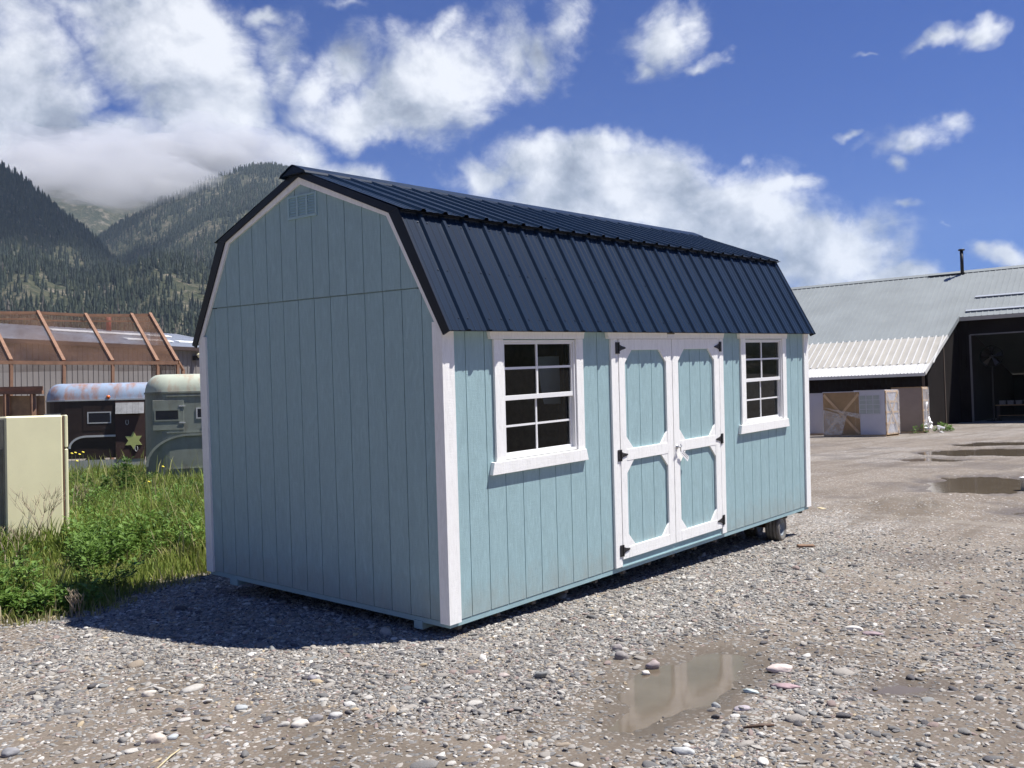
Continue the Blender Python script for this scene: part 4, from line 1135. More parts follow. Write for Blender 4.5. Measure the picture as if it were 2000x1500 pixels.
# grey warehouse
M_['greywall'] = paint('grey_brown_steel_wall', (.20, .185, .175), .55, .08, .8, dirt=.2)
M_['greyroof'] = paint('galvanised_roof', (.40, .43, .48), .45, .06, .6)
M_['skylight'] = paint('white_skylight', (.85, .86, .86), .4, .02)
M_['darktrim'] = paint('dark_brown_trim', (.055, .035, .03), .6)
wl = at_depth(-250, 655, 37.6); wr = at_depth(470, 683, 56.5)
ev = 5.5
ax0 = Vector((at_depth(0, 661, 43.8).x, at_depth(0, 661, 43.8).y, 0)); ax1 = Vector((at_depth(387, 679, 53.4).x, at_depth(387, 679, 53.4).y, 0))
ex = (ax1 - ax0).normalized()
wh = thing('steel_warehouse', 'long grey steel sided warehouse with white skylights behind the brown shelter', 'warehouse', frame((ax0.x, ax0.y, 0), ex))
X0, X1 = -12.0, 15.0
def ribbed(mb, x0, x1, f, pitch=.29, h=.03):
    x = x0
    while x < x1 - 1e-6:
        xs = [x, x + pitch * .72, x + pitch * .78, x + pitch * .94, x + pitch]; hs_ = [0, 0, h, h, 0]
        for i in range(4): mb.quad(f(xs[i], hs_[i], 0), f(min(xs[i + 1], x1), hs_[i + 1], 0), f(min(xs[i + 1], x1), hs_[i + 1], 1), f(xs[i], hs_[i], 1))
        x += pitch
m = MB(); ribbed(m, X0, X1, lambda x, h, e: (x, -h, 0 if e == 0 else ev)); 
m.quad((X1, 0, 0), (X1, 14, 0), (X1, 14, ev), (X1, 0, ev)); m.quad((X0, 0, 0), (X0, 14, 0), (X0, 14, ev), (X0, 0, ev)); m.quad((X0, 14, 0), (X1, 14, 0), (X1, 14, ev), (X0, 14, ev))
build('wall', m, M_['greywall'], wh)
rs = .20
m = MB(); ribbed(m, X0 - .2, X1 + .2, lambda x, h, e: (x, -.35 if e == 0 else 7, (ev + .02 - .35 * rs if e == 0 else ev + 7 * rs) + h), .29, .035)
ribbed(m, X0 - .2, X1 + .2, lambda x, h, e: (x, 14.35 if e == 0 else 7, (ev - .35 * rs if e == 0 else ev + 7 * rs) + h), .29, .035)
build('roof', m, M_['greyroof'], wh)
m = MB().box(X0 - .2, X1 + .2, -.38, -.35, ev - .22, ev - .03); build('eave_trim', m, M_['darktrim'], wh)
for x0, x1, y_ in ((5.3, 8.9, 4.6), (8.9, 11.2, 4.6), (11.35, 13.0, 4.6), (8.0, 11.0, 1.9), (11.4, 13.2, 1.9)):
    m = MB().box(x0, x1, y_ - .22, y_ + .22, 0, .06)
    for i, v in enumerate(m.v): m.v[i] = (v[0], v[1], v[2] + ev + .06 + v[1] * rs)
    build('skylight', m, M_['skylight'], wh)
m = MB().tube([(10.2, 6.5, ev + 1.2), (10.2, 6.5, ev + 2.3)], .14, 12); build('flue', m, paint('red_flue', (.30, .05, .04), .6), wh, True)
m = MB().box(10.9, 11.15, -.30, -.03, ev - .75, ev - .5); lp = build('wall_lamp', m, M_['black'], wh)
m = MB().lathe([(0, .22), (.1, .2), (.14, .1), (.12, 0)], (11.05, -.32, ev - .5), (.3, -.6, .2), 12); build('lamp_shade', m, M_['cream'], lp, True)

# ================================================================== BARN (right)
TH = math.radians(36)
be = (hr * math.cos(TH) - hd_ * math.sin(TH)); bf = (hr * math.sin(TH) + hd_ * math.cos(TH))
EZ = 2.78; BO = at(1805.5, 729, EZ)
barn = thing('metal_barn', 'long low barn with grey metal roof and dark walls behind the shed', 'barn', frame((BO.x, BO.y, 0), be))
# local: x along the eave (to the right), y away from us
SL = math.tan(math.radians(30)); RY = 11.1; rz = lambda y: EZ + y * SL
M_['barnroof'] = paint('dull_galvanised_roof', (.235, .26, .265), .6, .10, .5, dirt=.15, dirtcol=(.40, .36, .28))
M_['barnwhite'] = paint('white_roof_sheet', (.62, .62, .60), .5, .05, 1)
M_['barnclear'] = paint('weathered_fibreglass_sheet', (.42, .40, .36), .5, .10, 1)
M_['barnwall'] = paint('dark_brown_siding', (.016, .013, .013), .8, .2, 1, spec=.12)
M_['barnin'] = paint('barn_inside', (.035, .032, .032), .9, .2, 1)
M_['concrete'] = paint('concrete_slab', (.20, .19, .18), .85, .1, 2)
CX, CY = 0.72, 5.5            # corner where the roof is cut back to the door wall
xr = lambda y: 0.72 * y / CY  # cut edge leans slightly
def roofstrip(name, m_, ya, yb, pitch, h, xa, xbf, up=0.0):
    mb = MB(); x = xa
    def edge(x_, y_, hh): return (x_, y_, rz(y_) + up + hh)
    while True:
        xs = [x, x + pitch * .78, x + pitch * .82, x + pitch * .96, x + pitch]; hs_ = [0, 0, h, h, 0]
        lim0, lim1 = xbf(ya), xbf(yb)
        if x >= max(lim0, lim1): break
        for i in range(4):
            a0, a1 = min(xs[i], lim0), min(xs[i + 1], lim0); b0, b1 = min(xs[i], lim1), min(xs[i + 1], lim1)
            if a1 - a0 < 1e-6 and b1 - b0 < 1e-6: continue
            mb.quad(edge(a0, ya, hs_[i]), edge(a1, ya, hs_[i + 1]), edge(b1, yb, hs_[i + 1]), edge(b0, yb, hs_[i]))
        x += pitch
    return build(name, mb, m_, barn)
XL, XR = -17.0, 14.0
roofstrip('roof', M_['barnroof'], 3.55, CY, .31, .03, XL, xr)
roofstrip('roof', M_['barnroof'], CY, RY, .31, .03, XL, lambda y: XR)
roofstrip('translucent_sheet', M_['barnclear'], .82, 3.55, .36, .05, XL, xr, .01)
roofstrip('eave_sheet', M_['barnwhite'], -.02, .84, .18, .03, XL, xr, .03)
wr_ = MB(); x = XL
while x < .6:
    wr_.beam((x, .84, rz(.84) + .07), (x, 3.55, rz(3.55) + .07), .06, .05); x += .36
build('white_roof_rib', wr_, M_['barnwhite'], barn)
bk = MB(); bk.quad((XL, RY, rz(RY)), (XR, RY, rz(RY)), (XR, RY * 2, rz(0)), (XL, RY * 2, rz(0))); build('back_roof', bk, M_['barnroof'], barn)
rcap = MB(); rcap.quad((XL, RY - .3, rz(RY - .3) + .05), (XR, RY - .3, rz(RY - .3) + .05), (XR, RY, rz(RY) + .055), (XL, RY, rz(RY) + .055)); rcap.quad((XL, RY, rz(RY) + .055), (XR, RY, rz(RY) + .055), (XR, RY + .3, rz(RY - .3) + .05), (XL, RY + .3, rz(RY - .3) + .05)); build('ridge_cap', rcap, M_['barnroof'], barn)
tr = MB().beam((XL, -.04, EZ - .06), (.02, -.04, EZ - .06), .04, .15); tr.beam((.03, 0, EZ), (xr(3.55) + .03, 3.55, rz(3.55)), .05, .20)
build('eave_gutter', tr, M_['barnwhite'], barn)
tr = MB().beam((xr(3.55) + .03, 3.55, rz(3.55)), (CX + .03, CY, rz(CY)), .05, .22); build('rake_trim', tr, M_['barnroof'], barn)
tr = MB().beam((CX, CY - .05, rz(CY) - .10), (XR, CY - .05, rz(CY) - .10), .05, .22); build('door_eave_trim', tr, M_['barnclear'], barn)
for yy, x0 in ((CY + .55, 1.0), (CY + 2.1, 1.25)):
    tr = MB().beam((x0, yy, rz(yy) + .08), (XR, yy, rz(yy) + .06), .16, .035, up=(0, -.5, .866)); build('roof_lap_strip', tr, M_['greyroof'], barn)
pp = MB().tube([(0.05, RY - .35, rz(RY) - .3), (0.05, RY - .35, rz(RY) + 1.25)], .10, 12); pp.tube([(0.05, RY - .35, rz(RY) + 1.25), (0.05, RY - .35, rz(RY) + 1.33)], .19, 12)
pp_ = build('flue', pp, M_['black'], barn, True)
fl_ = MB().beam((-1.9, RY - .35, rz(RY - .35) + .06), (.2, RY - .35, rz(RY - .35) + .06), .12, .06); build('flue_flashing', fl_, M_['black'], barn)
# walls
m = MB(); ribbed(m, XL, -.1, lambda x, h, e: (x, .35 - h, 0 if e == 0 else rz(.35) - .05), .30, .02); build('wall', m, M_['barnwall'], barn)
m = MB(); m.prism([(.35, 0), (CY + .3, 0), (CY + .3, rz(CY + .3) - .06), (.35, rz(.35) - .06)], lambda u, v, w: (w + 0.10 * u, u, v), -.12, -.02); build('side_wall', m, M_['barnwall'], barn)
# door wall with a wide opening
JX = 1.22; DH = 4.95; WY = CY + .3
m = MB(); ribbed(m, .5, JX, lambda x, h, e: (x, WY - h, 0 if e == 0 else rz(CY) - .05), .24, .02)
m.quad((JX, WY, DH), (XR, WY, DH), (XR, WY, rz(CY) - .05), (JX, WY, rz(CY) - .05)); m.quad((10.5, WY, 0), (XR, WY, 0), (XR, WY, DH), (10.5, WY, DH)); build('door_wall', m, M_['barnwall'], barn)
m = MB().beam((JX, WY - .05, 0), (JX, WY - .05, DH), .07, .10); m.beam((JX, WY - .05, DH), (10.5, WY - .05, DH), .08, .07); build('door_frame', m, paint('grey_jamb', (.16, .155, .16), .6), barn)
for x, y, h in ((-.12, .28, rz(0) - .1), (.28, 3.2, rz(3.2) - .15)):
    m = MB().beam((x, y, 0), (x, y, h), .12, .12); build('post', m, paint('brown_post', (.10, .075, .06), .8), barn)
m = MB(); m.quad((XR, .35 + CY, 0), (XR, RY * 2, 0), (XR, RY * 2, EZ), (XR, RY, rz(RY))); m.quad((XL, .35, 0), (XL, RY * 2, 0), (XL, RY * 2, EZ), (XL, RY, rz(RY)))
BW = RY * 2 - .3
# back wall with a bright doorway through it
m.quad((XL, BW, 0), (6.4, BW, 0), (6.4, BW, 2.9), (XL, BW, 2.9)); m.quad((6.4, BW, 2.75), (11, BW, 2.75), (11, BW, 2.9), (6.4, BW, 2.9)); m.quad((11, BW, 0), (XR, BW, 0), (XR, BW, 2.9), (11, BW, 2.9))
m.quad((1.0, WY + .1, 0), (1.0, BW, 0), (1.0, BW, 2.9), (1.0, WY + .1, 5.5))
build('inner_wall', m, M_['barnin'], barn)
m = MB().box(.6, XR, CY - .6, BW, .012, .05); build('floor_slab', m, M_['concrete'], barn)
B2W = barn.matrix_world.copy()
bpy.context.view_layer.update(); B2W = frame((BO.x, BO.y, 0), be)
# things inside the barn doorway
def inbarn(name, label, cat, x, y, rz_=0.0, group=None):
    return thing(name, label, cat, B2W @ Matrix.Translation((x, y, .05)) @ Matrix.Rotation(rz_, 4, 'Z'), group)
fan = inbarn('drum_fan', 'large round drum fan high on the left inside the barn doorway', 'fan', 2.0, WY + 1.6)
m = MB().lathe([(.60, -.15), (.62, .15), (.60, .15), (.58, -.15)], (0, 0, 3.7), (0, -1, 0), 28); build('shroud', m, paint('fan_grey_green', (.025, .033, .033), .8, spec=.1), fan, True)
m = MB()
for k in range(5):
    a = 2 * math.pi * k / 5; m.quad((.08 * math.cos(a), -.02, 3.7 + .08 * math.sin(a)), (.55 * math.cos(a), -.04, 3.7 + .55 * math.sin(a)), (.55 * math.cos(a + .5), .04, 3.7 + .55 * math.sin(a + .5)), (.08 * math.cos(a + .8), .02, 3.7 + .08 * math.sin(a + .8)))
m.lathe([(0, .1), (.09, .08), (.1, -.1)], (0, 0, 3.7), (0, -1, 0), 12); build('blades', m, M_['black'], fan)
m = MB().beam((0, .1, 0), (0, .1, 3.1), .08); m.beam((-.4, .1, .03), (.4, .1, .03), .08, .05); build('stand', m, M_['black'], fan)
wb = inbarn('workbench', 'dark workbench along the left side inside the barn', 'workbench', 3.2, WY + 2.6)
m = MB().box(-1.2, 1.2, -.35, .35, .86, .92); build('bench_top', m, M_['stud'], wb)
for sx in (-1, 1):
    for sy in (-1, 1): m = MB().box(sx * 1.1 - .04, sx * 1.1 + .04, sy * .28 - .04, sy * .28 + .04, 0, .86); build('leg', m, M_['darktrim'], wb)
m = MB().box(-1.15, 1.15, -.3, .3, .28, .32); build('shelf', m, M_['stud'], wb)
for k in range(4):
    bx = inbarn('parts_bin', 'small pale bin on the barn workbench, %s along its front' % ('first from the left', 'second from the left', 'third from the left', 'fourth from the left')[k], 'bin', 2.35 + k * .42, WY + 2.45, 0, 'parts bins on the workbench')
    m = MB().prism([(-.14, 0), (.14, 0), (.16, .22), (-.16, .22)], lambda u, v, w: (u, w, v + .93), -.14, .14); m.box(-.165, .165, -.15, -.14, 1.10, 1.16)
    build('bin_shell', m, M_['concrete'], bx)
ct = inbarn('cart', 'open wooden cart on wheels loaded in the barn doorway', 'cart', 6.0, WY + 1.4)
m = MB().box(-1.1, 1.3, -.5, .5, .38, .50); build('deck', m, M_['darktrim'], ct)
m = MB()
for x in (-1.0, -.3, .45, 1.2): m.beam((x, -.45, .5), (x, -.45, 2.2), .07)
for z in (.95, 1.35, 1.8, 2.2): m.beam((-1.0, -.45, z), (1.2, -.45, z), .06)
m.beam((-1.0, -.45, 2.9), (-1.0, -.45, 2.2), .07); m.beam((-1.0, -.45, 2.9), (-.4, -.45, 2.9), .05); m.beam((-.4, -.45, 2.9), (-.4, -.45, 2.2), .05)
build('rack', m, M_['darktrim'], ct)
for x in (-.8, .9):
    m = MB().lathe([(.0, -.06), (.17, -.05), (.19, 0), (.17, .05), (.0, .06)], (x, -.4, .19), (0, -1, 0), 16); build('wheel', m, M_['tyre'], ct, True)
for k, (x, z, w_, h_, c, lab) in enumerate([(-.75, .55, .4, .35, (.45, .42, .30), 'pale carton low on the left of the barn cart'), (-.05, .98, .5, .28, (.38, .34, .24), 'tan carton on the middle shelf of the barn cart'), (.8, .98, .45, .3, (.42, .40, .33), 'pale carton on the right of the barn cart middle shelf'), (-.7, 1.84, .35, .45, (.50, .47, .36), 'cream carton on top of the barn cart')]):
    bx = inbarn('carton', lab, 'carton', 6.0 + x, WY + 1.25, .1, 'cartons on the barn cart')
    m = MB().box(-w_ / 2, w_ / 2, -.15, .15, z, z + h_); build('box_body', m, paint('carton_board', c, .8), bx, bevel=.01)
    m = MB().box(-.03, .03, -.153, .153, z - .003, z + h_ + .003); build('tape', m, M_['straw'], bx)
bl = inbarn('barrel', 'teal upright drum beside the barn cart', 'drum', 4.6, WY + .9)
m = MB().lathe([(0, .0), (.17, 0), (.17, .25), (.18, .27), (.17, .29), (.17, .6), (.16, .62), (0, .62)], (0, 0, .0), (0, 0, 1), 20); build('drum_body', m, paint('teal_drum', (.12, .28, .28), .5), bl, True)
# light structure seen through the far doorway
of = thing('white_hall', 'pale building glimpsed through the far barn doorway', 'building', B2W @ Matrix.Translation((4, BW + 9, 0)))
m = MB().box(0, 14, 0, 5, 0, 4.2); build('wall', m, M_['barnclear'], of)
m = MB().box(-.2, 14.2, -.3, -.02, 1.35, 1.75); build('white_band', m, M_['barnwhite'], of)
m = MB().prism([(-.3, 4.2), (5.3, 4.2), (2.5, 5.6)], lambda u, v, w: (w, u, v), -.2, 14.2); build('roof', m, M_['greyroof'], of)

# ================================================================== DOOR CRATES BY THE BARN
M_['crateply'] = paint('new_plywood', (.36, .235, .115), .7, .15, 3, grain=(6, 6, 40))
M_['cratewood'] = paint('pale_batten', (.60, .42, .24), .75, .15, 5)
M_['wrapbrown'] = paint('brown_wrapped_board', (.27, .205, .165), .35, .10, 2)
M_['doorwhite'] = paint('primed_white_door', (.56, .56, .60), .5, .04, 2)
def film():
    m, t, b = mat('plastic_film'); t.n.remove(b)
    gl = t.new('ShaderNodeBsdfGlossy'); gl.inputs['Roughness'].default_value = .25; df = t.new('ShaderNodeBsdfDiffuse'); df.inputs[0].default_value = (.75, .75, .78, 1)
    tr = t.new('ShaderNodeBsdfTransparent'); m1 = t.new('ShaderNodeMixShader'); m2 = t.new('ShaderNodeMixShader')
    m1.inputs[0].default_value = .35; t.link(df.outputs[0], m1.inputs[1]); t.link(gl.outputs[0], m1.inputs[2])
    co = t.new('ShaderNodeTexCoord').outputs['Object']
    t.link(t.ramp(t.noise(co, 2.2, 5, .7, 1.2), [(.35, .15), (.7, .7)]), m2.inputs[0])
    t.link(tr.outputs[0], m2.inputs[1]); t.link(m1.outputs[0], m2.inputs[2]); t.link(m2.outputs[0], t.n['Material Output'].inputs[0])
    return m
M_['film'] = film()
def crate(px0, px1_, py, label, kind, name, H=1.86, depth=1.0, ang=14):
    p = at(px1_, py); th = math.radians(ang); e = hr * math.cos(th) - hd_ * math.sin(th)
    dep = (Vector(p) - Vector(CAM)).dot(Vector(CD)); w = (px1_ - px0) / FPX * dep / math.cos(th) 
    root = thing(name, label, 'crate', frame((p.x, p.y, 0), e), 'crates of doors stacked outside the barn')
    m = MB().box(-w, 0, -.02, depth, .0, .035); m.box(-w, 0, -.02, .06, .035, .10); m.box(-w, 0, depth - .08, depth, .035, .10); build('pallet', m, M_['cratewood'], root)
    body = {'white': 'doorwhite', 'ply': 'crateply', 'door': 'doorwhite', 'brown': 'wrapbrown'}[kind]
    m = MB().box(-w + .01, -.01, 0, depth - .02, .105, H - .02); build('stack', m, M_[body], root, bevel=.008)
    m = MB().box(-w, 0, -.02, depth, H - .019, H + .01); build('top_sheet', m, M_['doorwhite' if kind != 'brown' else 'crateply'], root)
    if kind == 'ply':
        m = MB(); m.beam((-w + .05, -.015, .15), (-.05, -.015, H - .1), .10, .02, up=(0, 1, 0)); m.beam((-w + .05, -.037, H - .1), (-.05, -.037, .15), .10, .02, up=(0, 1, 0))
        build('cross_brace', m, M_['cratewood'], root)
        m = MB(); m.quad((-w, -.06, .1), (-w * .5, -.06, .1), (-w * .35, -.06, .9), (-w, -.06, 1.15)); m.quad((-w * .35, -.06, .9), (0, -.06, .75), (0, -.06, .95), (-w, -.06, 1.25)); build('torn_film', m, M_['film'], root)
    if kind == 'door':
        m = MB(); xs = np.linspace(-w + .25, -.25, 4)
        m.box(-w + .22, -.20, -.008, -.001, .95, H - .2); wn_ = build('window', m, paint('pale_glass', (.40, .44, .42), .2), root)
        m = MB()
        for x in np.linspace(-w + .22, -.20, 4): m.box(x - .012, x + .012, -.016, -.0085, .94, H - .19)
        for z in np.linspace(.95, H - .2, 5): m.box(-w + .21, -.19, -.0165, -.0085, z - .010, z + .010)
        build('muntin', m, M_['doorwhite'], wn_)
        m = MB(); m.beam((-w + .04, -.012, .12), (-w + .04, -.012, H - .04), .05, .03); build('door_edge', m, M_['vinyl'], root)
    if kind in ('door', 'ply', 'brown'):
        m = MB()
        if kind != 'brown':
            m.beam((.015, .05, .15), (.015, depth - .08, H - .1), .09, .02, up=(1, 0, 0)); m.beam((.037, .05, H - .1), (.037, depth - .08, .15), .09, .02, up=(1, 0, 0))
        for z in (.13, .55, 1.0, 1.42, H - .06): m.box(.001, .012, .0, depth - .03, z - .04, z + .04)
        for y in (.02, depth - .08): m.box(.013, .03, y, y + .06, .11, H - .03)
        build('side_batten', m, M_['cratewood'], root)
        m = MB().quad((.062, -.01, .12), (.055, depth, .12), (.062, depth, H), (.05, -.01, H)); build('side_film', m, M_['film'], root)
    if kind == 'white':
        m = MB()
        for x in (-.25, -w * .55): m.box(x - .008, x + .008, -.004, 0.0, .11, H - .03)
        m.lathe([(0, .03), (.035, .025), (.03, 0)], (-w * .9, 0, .98), (0, -1, 0), 10)
        build('door_edge', m, M_['alu'], root)
    return root
crate(1556, 1619, 851, 'plain white crate of doors at the left beside the shed corner', 'white', 'door_crate', 1.85, 1.0, 30)
crate(1621, 1682, 854, 'open plywood crate with crossed battens and torn plastic', 'ply', 'door_crate', 1.87, 1.0, 30)
crate(1685, 1731, 854, 'crate fronted by a white door with a paned window', 'door', 'door_crate', 1.90, 1.5, 41)
crate(1757, 1803, 847, 'brown wrapped crate at the right end of the row', 'brown', 'door_crate', 2.0, 1.1, 36)
bp = at(2006, 957)
bu = thing('bucket', 'white plastic bucket at the right edge beside the wide puddle', 'bucket', loc=(bp.x, bp.y, 0))
build('bucket_shell', MB().lathe([(0, .0), (.09, .0), (.105, .20), (.112, .20), (.112, .215), (.098, .215), (.09, .02), (0, .02)], (0, 0, 0), (0, 0, 1), 24), M_['vinyl'], bu, True)
build('bail', MB().tube([(.105 * math.cos(a), .02, .20 + .08 * math.sin(a)) for a in np.linspace(0, math.pi, 9)], .005, 5), M_['steel'], bu)
# clutter by the post: bent white downspout pieces and weeds
cp = at(1824, 846)
dp = thing('scrap_heap', 'heap of bent white scrap leaning at the barn corner post', 'scrap', loc=(cp.x, cp.y, 0))
m = MB(); r_ = random.Random(5)
for k in range(9):
    a = Vector((r_.uniform(-.3, .3), r_.uniform(-.3, .3), r_.uniform(.05, .5))); b = a + Vector((r_.uniform(-.3, .3), r_.uniform(-.3, .3), r_.uniform(-.2, .3))); m.tube([a, b], .05, 7)
build('scrap_piece', m, M_['vinyl'], dp)
m = MB().tube([(0.02, .3, 0), (0, .3, 1.1), (.05, .25, 1.35)], .045, 7); build('downspout', m, M_['vinyl'], dp, True)
for px, py, nm in ((1795, 847, 'low weeds before the brown wrapped crate'), (1848, 843, 'small tuft of weeds at the barn post')):
    p = at(px, py); VV, FF = [], []; off = 0
    root = thing('weed_tuft', nm, 'weed', loc=(p.x, p.y, 0), group='weed tufts by the barn')
    for k in range(9):
        V, F = leaves_geo(rng.uniform(-.6, .6), rng.uniform(-.3, .3), 0, .12, 40, .16, rng.uniform(.15, .38), rng); VV.append(V); FF.append(F + off); off += len(V)
    V = np.vstack(VV); np_mesh('foliage', V, np.vstack(FF), M_['leaf'], dict(tint=np.clip(rng.normal(.5, .2, len(V)), 0, 1)), root)

# ================================================================== MOUNTAINS
def crest(pts):
    a = np.array([azel(x, y) for x, y in pts]); o = np.argsort(a[:, 0]); return a[o, 0], a[o, 1]
RIDGES = [  # (crest distance, foot distance, crest line)
    (1900, 1150, crest([(-900, 330), (-300, 300), (0, 325), (35, 345), (69, 372), (99, 396), (135, 425), (168, 452), (205, 490), (260, 545), (330, 620), (420, 760)])),
    (4200, 2600, crest([(-900, 340), (-200, 335), (0, 335), (100, 335), (190, 333), (238, 345), (300, 335), (420, 335), (520, 360), (700, 420), (1000, 560), (1500, 720)])),
    (2900, 1250, crest([(60, 640), (150, 520), (200, 462), (270, 414), (330, 386), (365, 370), (400, 352), (440, 342), (500, 328), (540, 326), (590, 345), (800, 430), (1300, 600), (1900, 730)])),
    (2600, 1300, (np.radians([118, 140, 175, 210, 245, 269]), np.radians([0, 7, 11, 9, 12, 10]))),  # unseen ridge behind the camera, added to block bright horizon sky
    (1350, 820, crest([(-900, 500), (-200, 470), (0, 512), (50, 502), (110, 525), (170, 545), (260, 520), (300, 500), (420, 520), (600, 560), (1000, 640), (1600, 730)])),
]
def mountain_h(x, y):
    dx, dy = x - CAM[0], y - CAM[1]; r = np.hypot(dx, dy); a = np.arctan2(dx, dy)
    a = np.where(a < -math.pi / 2, a + 2 * math.pi, a)
    h = np.full(r.shape, -40.0)
    wob = (fbm(x / 420, y / 420, 5, 71) - .5)
    for k, (rc, rf, (ca, ce)) in enumerate(RIDGES):
        el = np.interp(a, ca, ce, left=(0 if ca[0] > 2 else ce[0]), right=ce[-1])
        z = rc * np.tan(el) + 1.6
        t = np.where(r < rc, (r - rf) / (rc - rf), 1 - (r - rc) / (rc * .6))
        prof = np.where(r < rc, np.clip(t, -.3, 1), np.clip(t, -.3, 1))
        h = np.maximum(h, z * prof + wob * 60 * np.clip(1 - np.abs(t - .5) * 1.9, 0, 1) * (1.5 if k == 2 else .8))
    return h + (fbm(x / 60, y / 60, 4, 72) - .5) * 11
maz = np.radians(np.concatenate([np.linspace(-75, 10, 50)[:-1], np.linspace(10, 46, 420), np.linspace(46, 285, 170)[1:]]))
mr = np.concatenate([np.geomspace(800, 3000, 210), np.geomspace(3000, 6000, 60)[1:]])
MA, MR = np.meshgrid(maz, mr); MX = CAM[0] + MR * np.sin(MA); MY = CAM[1] + MR * np.cos(MA); MZ = mountain_h(MX, MY)
na, nr = len(maz), len(mr); idx = np.arange(na * nr).reshape(nr, na)
F = np.stack([idx[:-1, :-1], idx[1:, :-1], idx[1:, 1:], idx[:-1, 1:]], -1).reshape(-1, 4)
def mountain_mat():
    m, t, b = mat('forested_slope')
    co = t.new('ShaderNodeTexCoord').outputs['Object']
    n1 = t.noise(co, .006, 6, .65); n2 = t.noise(co, .03, 6, .7); n3 = t.noise(t.mapping(co, (1, 1, .3)), .11, 4, .7)
    c = t.ramp(n1, [(.32, (.040, .044, .028)), (.5, (.078, .076, .046)), (.66, (.125, .108, .080))])
    c = t.mix(t.ramp(n2, [(.50, 0), (.62, .85)]), c, (.25, .21, .165))
    c = t.mix(t.ramp(n3, [(.40, .8), (.62, 0)]), c, (.022, .032, .018))
    t.link(c, b.inputs['Base Color']); b.inputs['Roughness'].default_value = .95; b.inputs['Specular IOR Level'].default_value = .1
    t.link(t.bump(n3, .8, 6), b.inputs['Normal'])
    return m
mt = np_mesh('mountain', np.stack([MX, MY, MZ], -1).reshape(-1, 3), F, mountain_mat(), smooth=True); mt['kind'] = 'structure'
def forest():
    n = 84000
    a = np.radians(rng.uniform(17, 43, n)); r = np.sqrt(rng.uniform(830 ** 2, 3000 ** 2, n))
    x = CAM[0] + r * np.sin(a); y = CAM[1] + r * np.cos(a)
    z = mountain_h(x, y)
    d = fbm(x / 170, y / 170, 4, 91); d2 = fbm(x / 45, y / 45, 3, 92)
    keep = (z > 12) & (rng.uniform(0, 1, n) < np.clip(sstep(.43, .58, d * .55 + d2 * .45) * .85 + .10 + .5 * ((a < np.radians(27)) & (r > 1250) & (r < 2000)), 0, 1))
    x, y, z, r = x[keep], y[keep], z[keep], r[keep]; m = len(x)
    H = rng.uniform(6, 19, m) * (1 + .15 * (r > 2300)); Rr = H * rng.uniform(.11, .2, m)
    S_ = 6; lv = [(.04, 1.0), (.36, .42), (.34, .78), (.68, .25), (.66, .50)]
    ang = np.arange(S_) * 2 * np.pi / S_
    P = []; off = rng.uniform(0, 6.28, m)
    for li, (f, w) in enumerate(lv):
        for k in range(S_):
            jr = Rr * w * rng.uniform(.7, 1.25, m); P.append(np.stack([x + np.cos(ang[k] + off) * jr, y + np.sin(ang[k] + off) * jr, z - 1 + H * (f + rng.uniform(-.03, .03, m))], -1))
    P.append(np.stack([x, y, z - 1 + H], -1)); nv = len(P)
    V = np.stack(P, 1).reshape(-1, 3); b0 = np.arange(m)[:, None] * nv
    faces = []
    for la, lb in ((0, 1), (2, 3)):
        for k in range(S_):
            k2 = (k + 1) % S_; faces += [(la * S_ + k, la * S_ + k2, lb * S_ + k2), (la * S_ + k, lb * S_ + k2, lb * S_ + k)]
    for k in range(S_): faces.append((4 * S_ + k, 4 * S_ + (k + 1) % S_, nv - 1))
    F = np.concatenate([b0 + np.array(f) for f in faces])
    tint = np.repeat(np.clip(rng.normal(.45, .22, m) + (d[keep] - .5) * .8, 0, 1), nv)
    mm = leaf_mat('conifer_needles', [(0, (.012, .020, .016)), (.5, (.024, .037, .023)), (.85, (.055, .066, .032)), (1, (.095, .082, .066))], .1)
    o = np_mesh('forest', V, F, mm, dict(tint=tint)); tag(o, 'dark conifer forest covering the mountain slopes', 'forest'); o['kind'] = 'stuff'
    print('trees', m)
forest()

# ================================================================== AIR AND CLOUD
def blob_mesh(name, c, rad, seed, sub=4):
    import bmesh
    from mathutils import noise as mn
    bm = bmesh.new(); bmesh.ops.create_icosphere(bm, subdivisions=sub, radius=1); off = Vector((seed * 7.1, seed * 3.3, 0))
    for v in bm.verts:
        d = 1 + .62 * mn.noise(v.co * 1.5 + off) + .36 * mn.noise(v.co * 3.3 + off) + .20 * mn.noise(v.co * 7 + off)
        v.co = Vector((v.co.x * rad[0], v.co.y * rad[1], v.co.z * rad[2])) * d
    me = bpy.data.meshes.new(name); bm.to_mesh(me); bm.free()
    me.polygons.foreach_set('use_smooth', [True] * len(me.polygons)); return me
def vol_mat(name, col, dens, aniso=0.0):
    m = bpy.data.materials.new(name); m.use_nodes = True; t = NT(m.node_tree); t.n.remove(t.n['Principled BSDF'])
    v = t.new('ShaderNodeVolumePrincipled'); v.inputs['Color'].default_value = (*col, 1); v.inputs['Density'].default_value = dens; v.inputs['Anisotropy'].default_value = aniso
    t.link(v.outputs[0], t.n['Material Output'].inputs['Volume']); return m
cm = vol_mat('cloud_mist', (.97, .975, 1.0), .0058)
cm2 = vol_mat('shade_cloud', (.97, .975, 1.0), .03)
SUN = Vector((.335, -.385, 1.0)).normalized()
for i, (px, py, dep, rx, ry_, rz_) in enumerate([(-60, 460, 1650, 270, 430, 70)]):  # unseen cloud above the frame, placed to shade the left mountain spur
    p = at_depth(px, py, dep) + SUN * 1400; me = blob_mesh('cloud', None, (rx, ry_, rz_), 11 + i); me.materials.append(cm2)
    o = bpy.data.objects.new('cloud', me); o.location = p; o.rotation_euler.z = -yaw0; COL.objects.link(o); o['kind'] = 'structure'
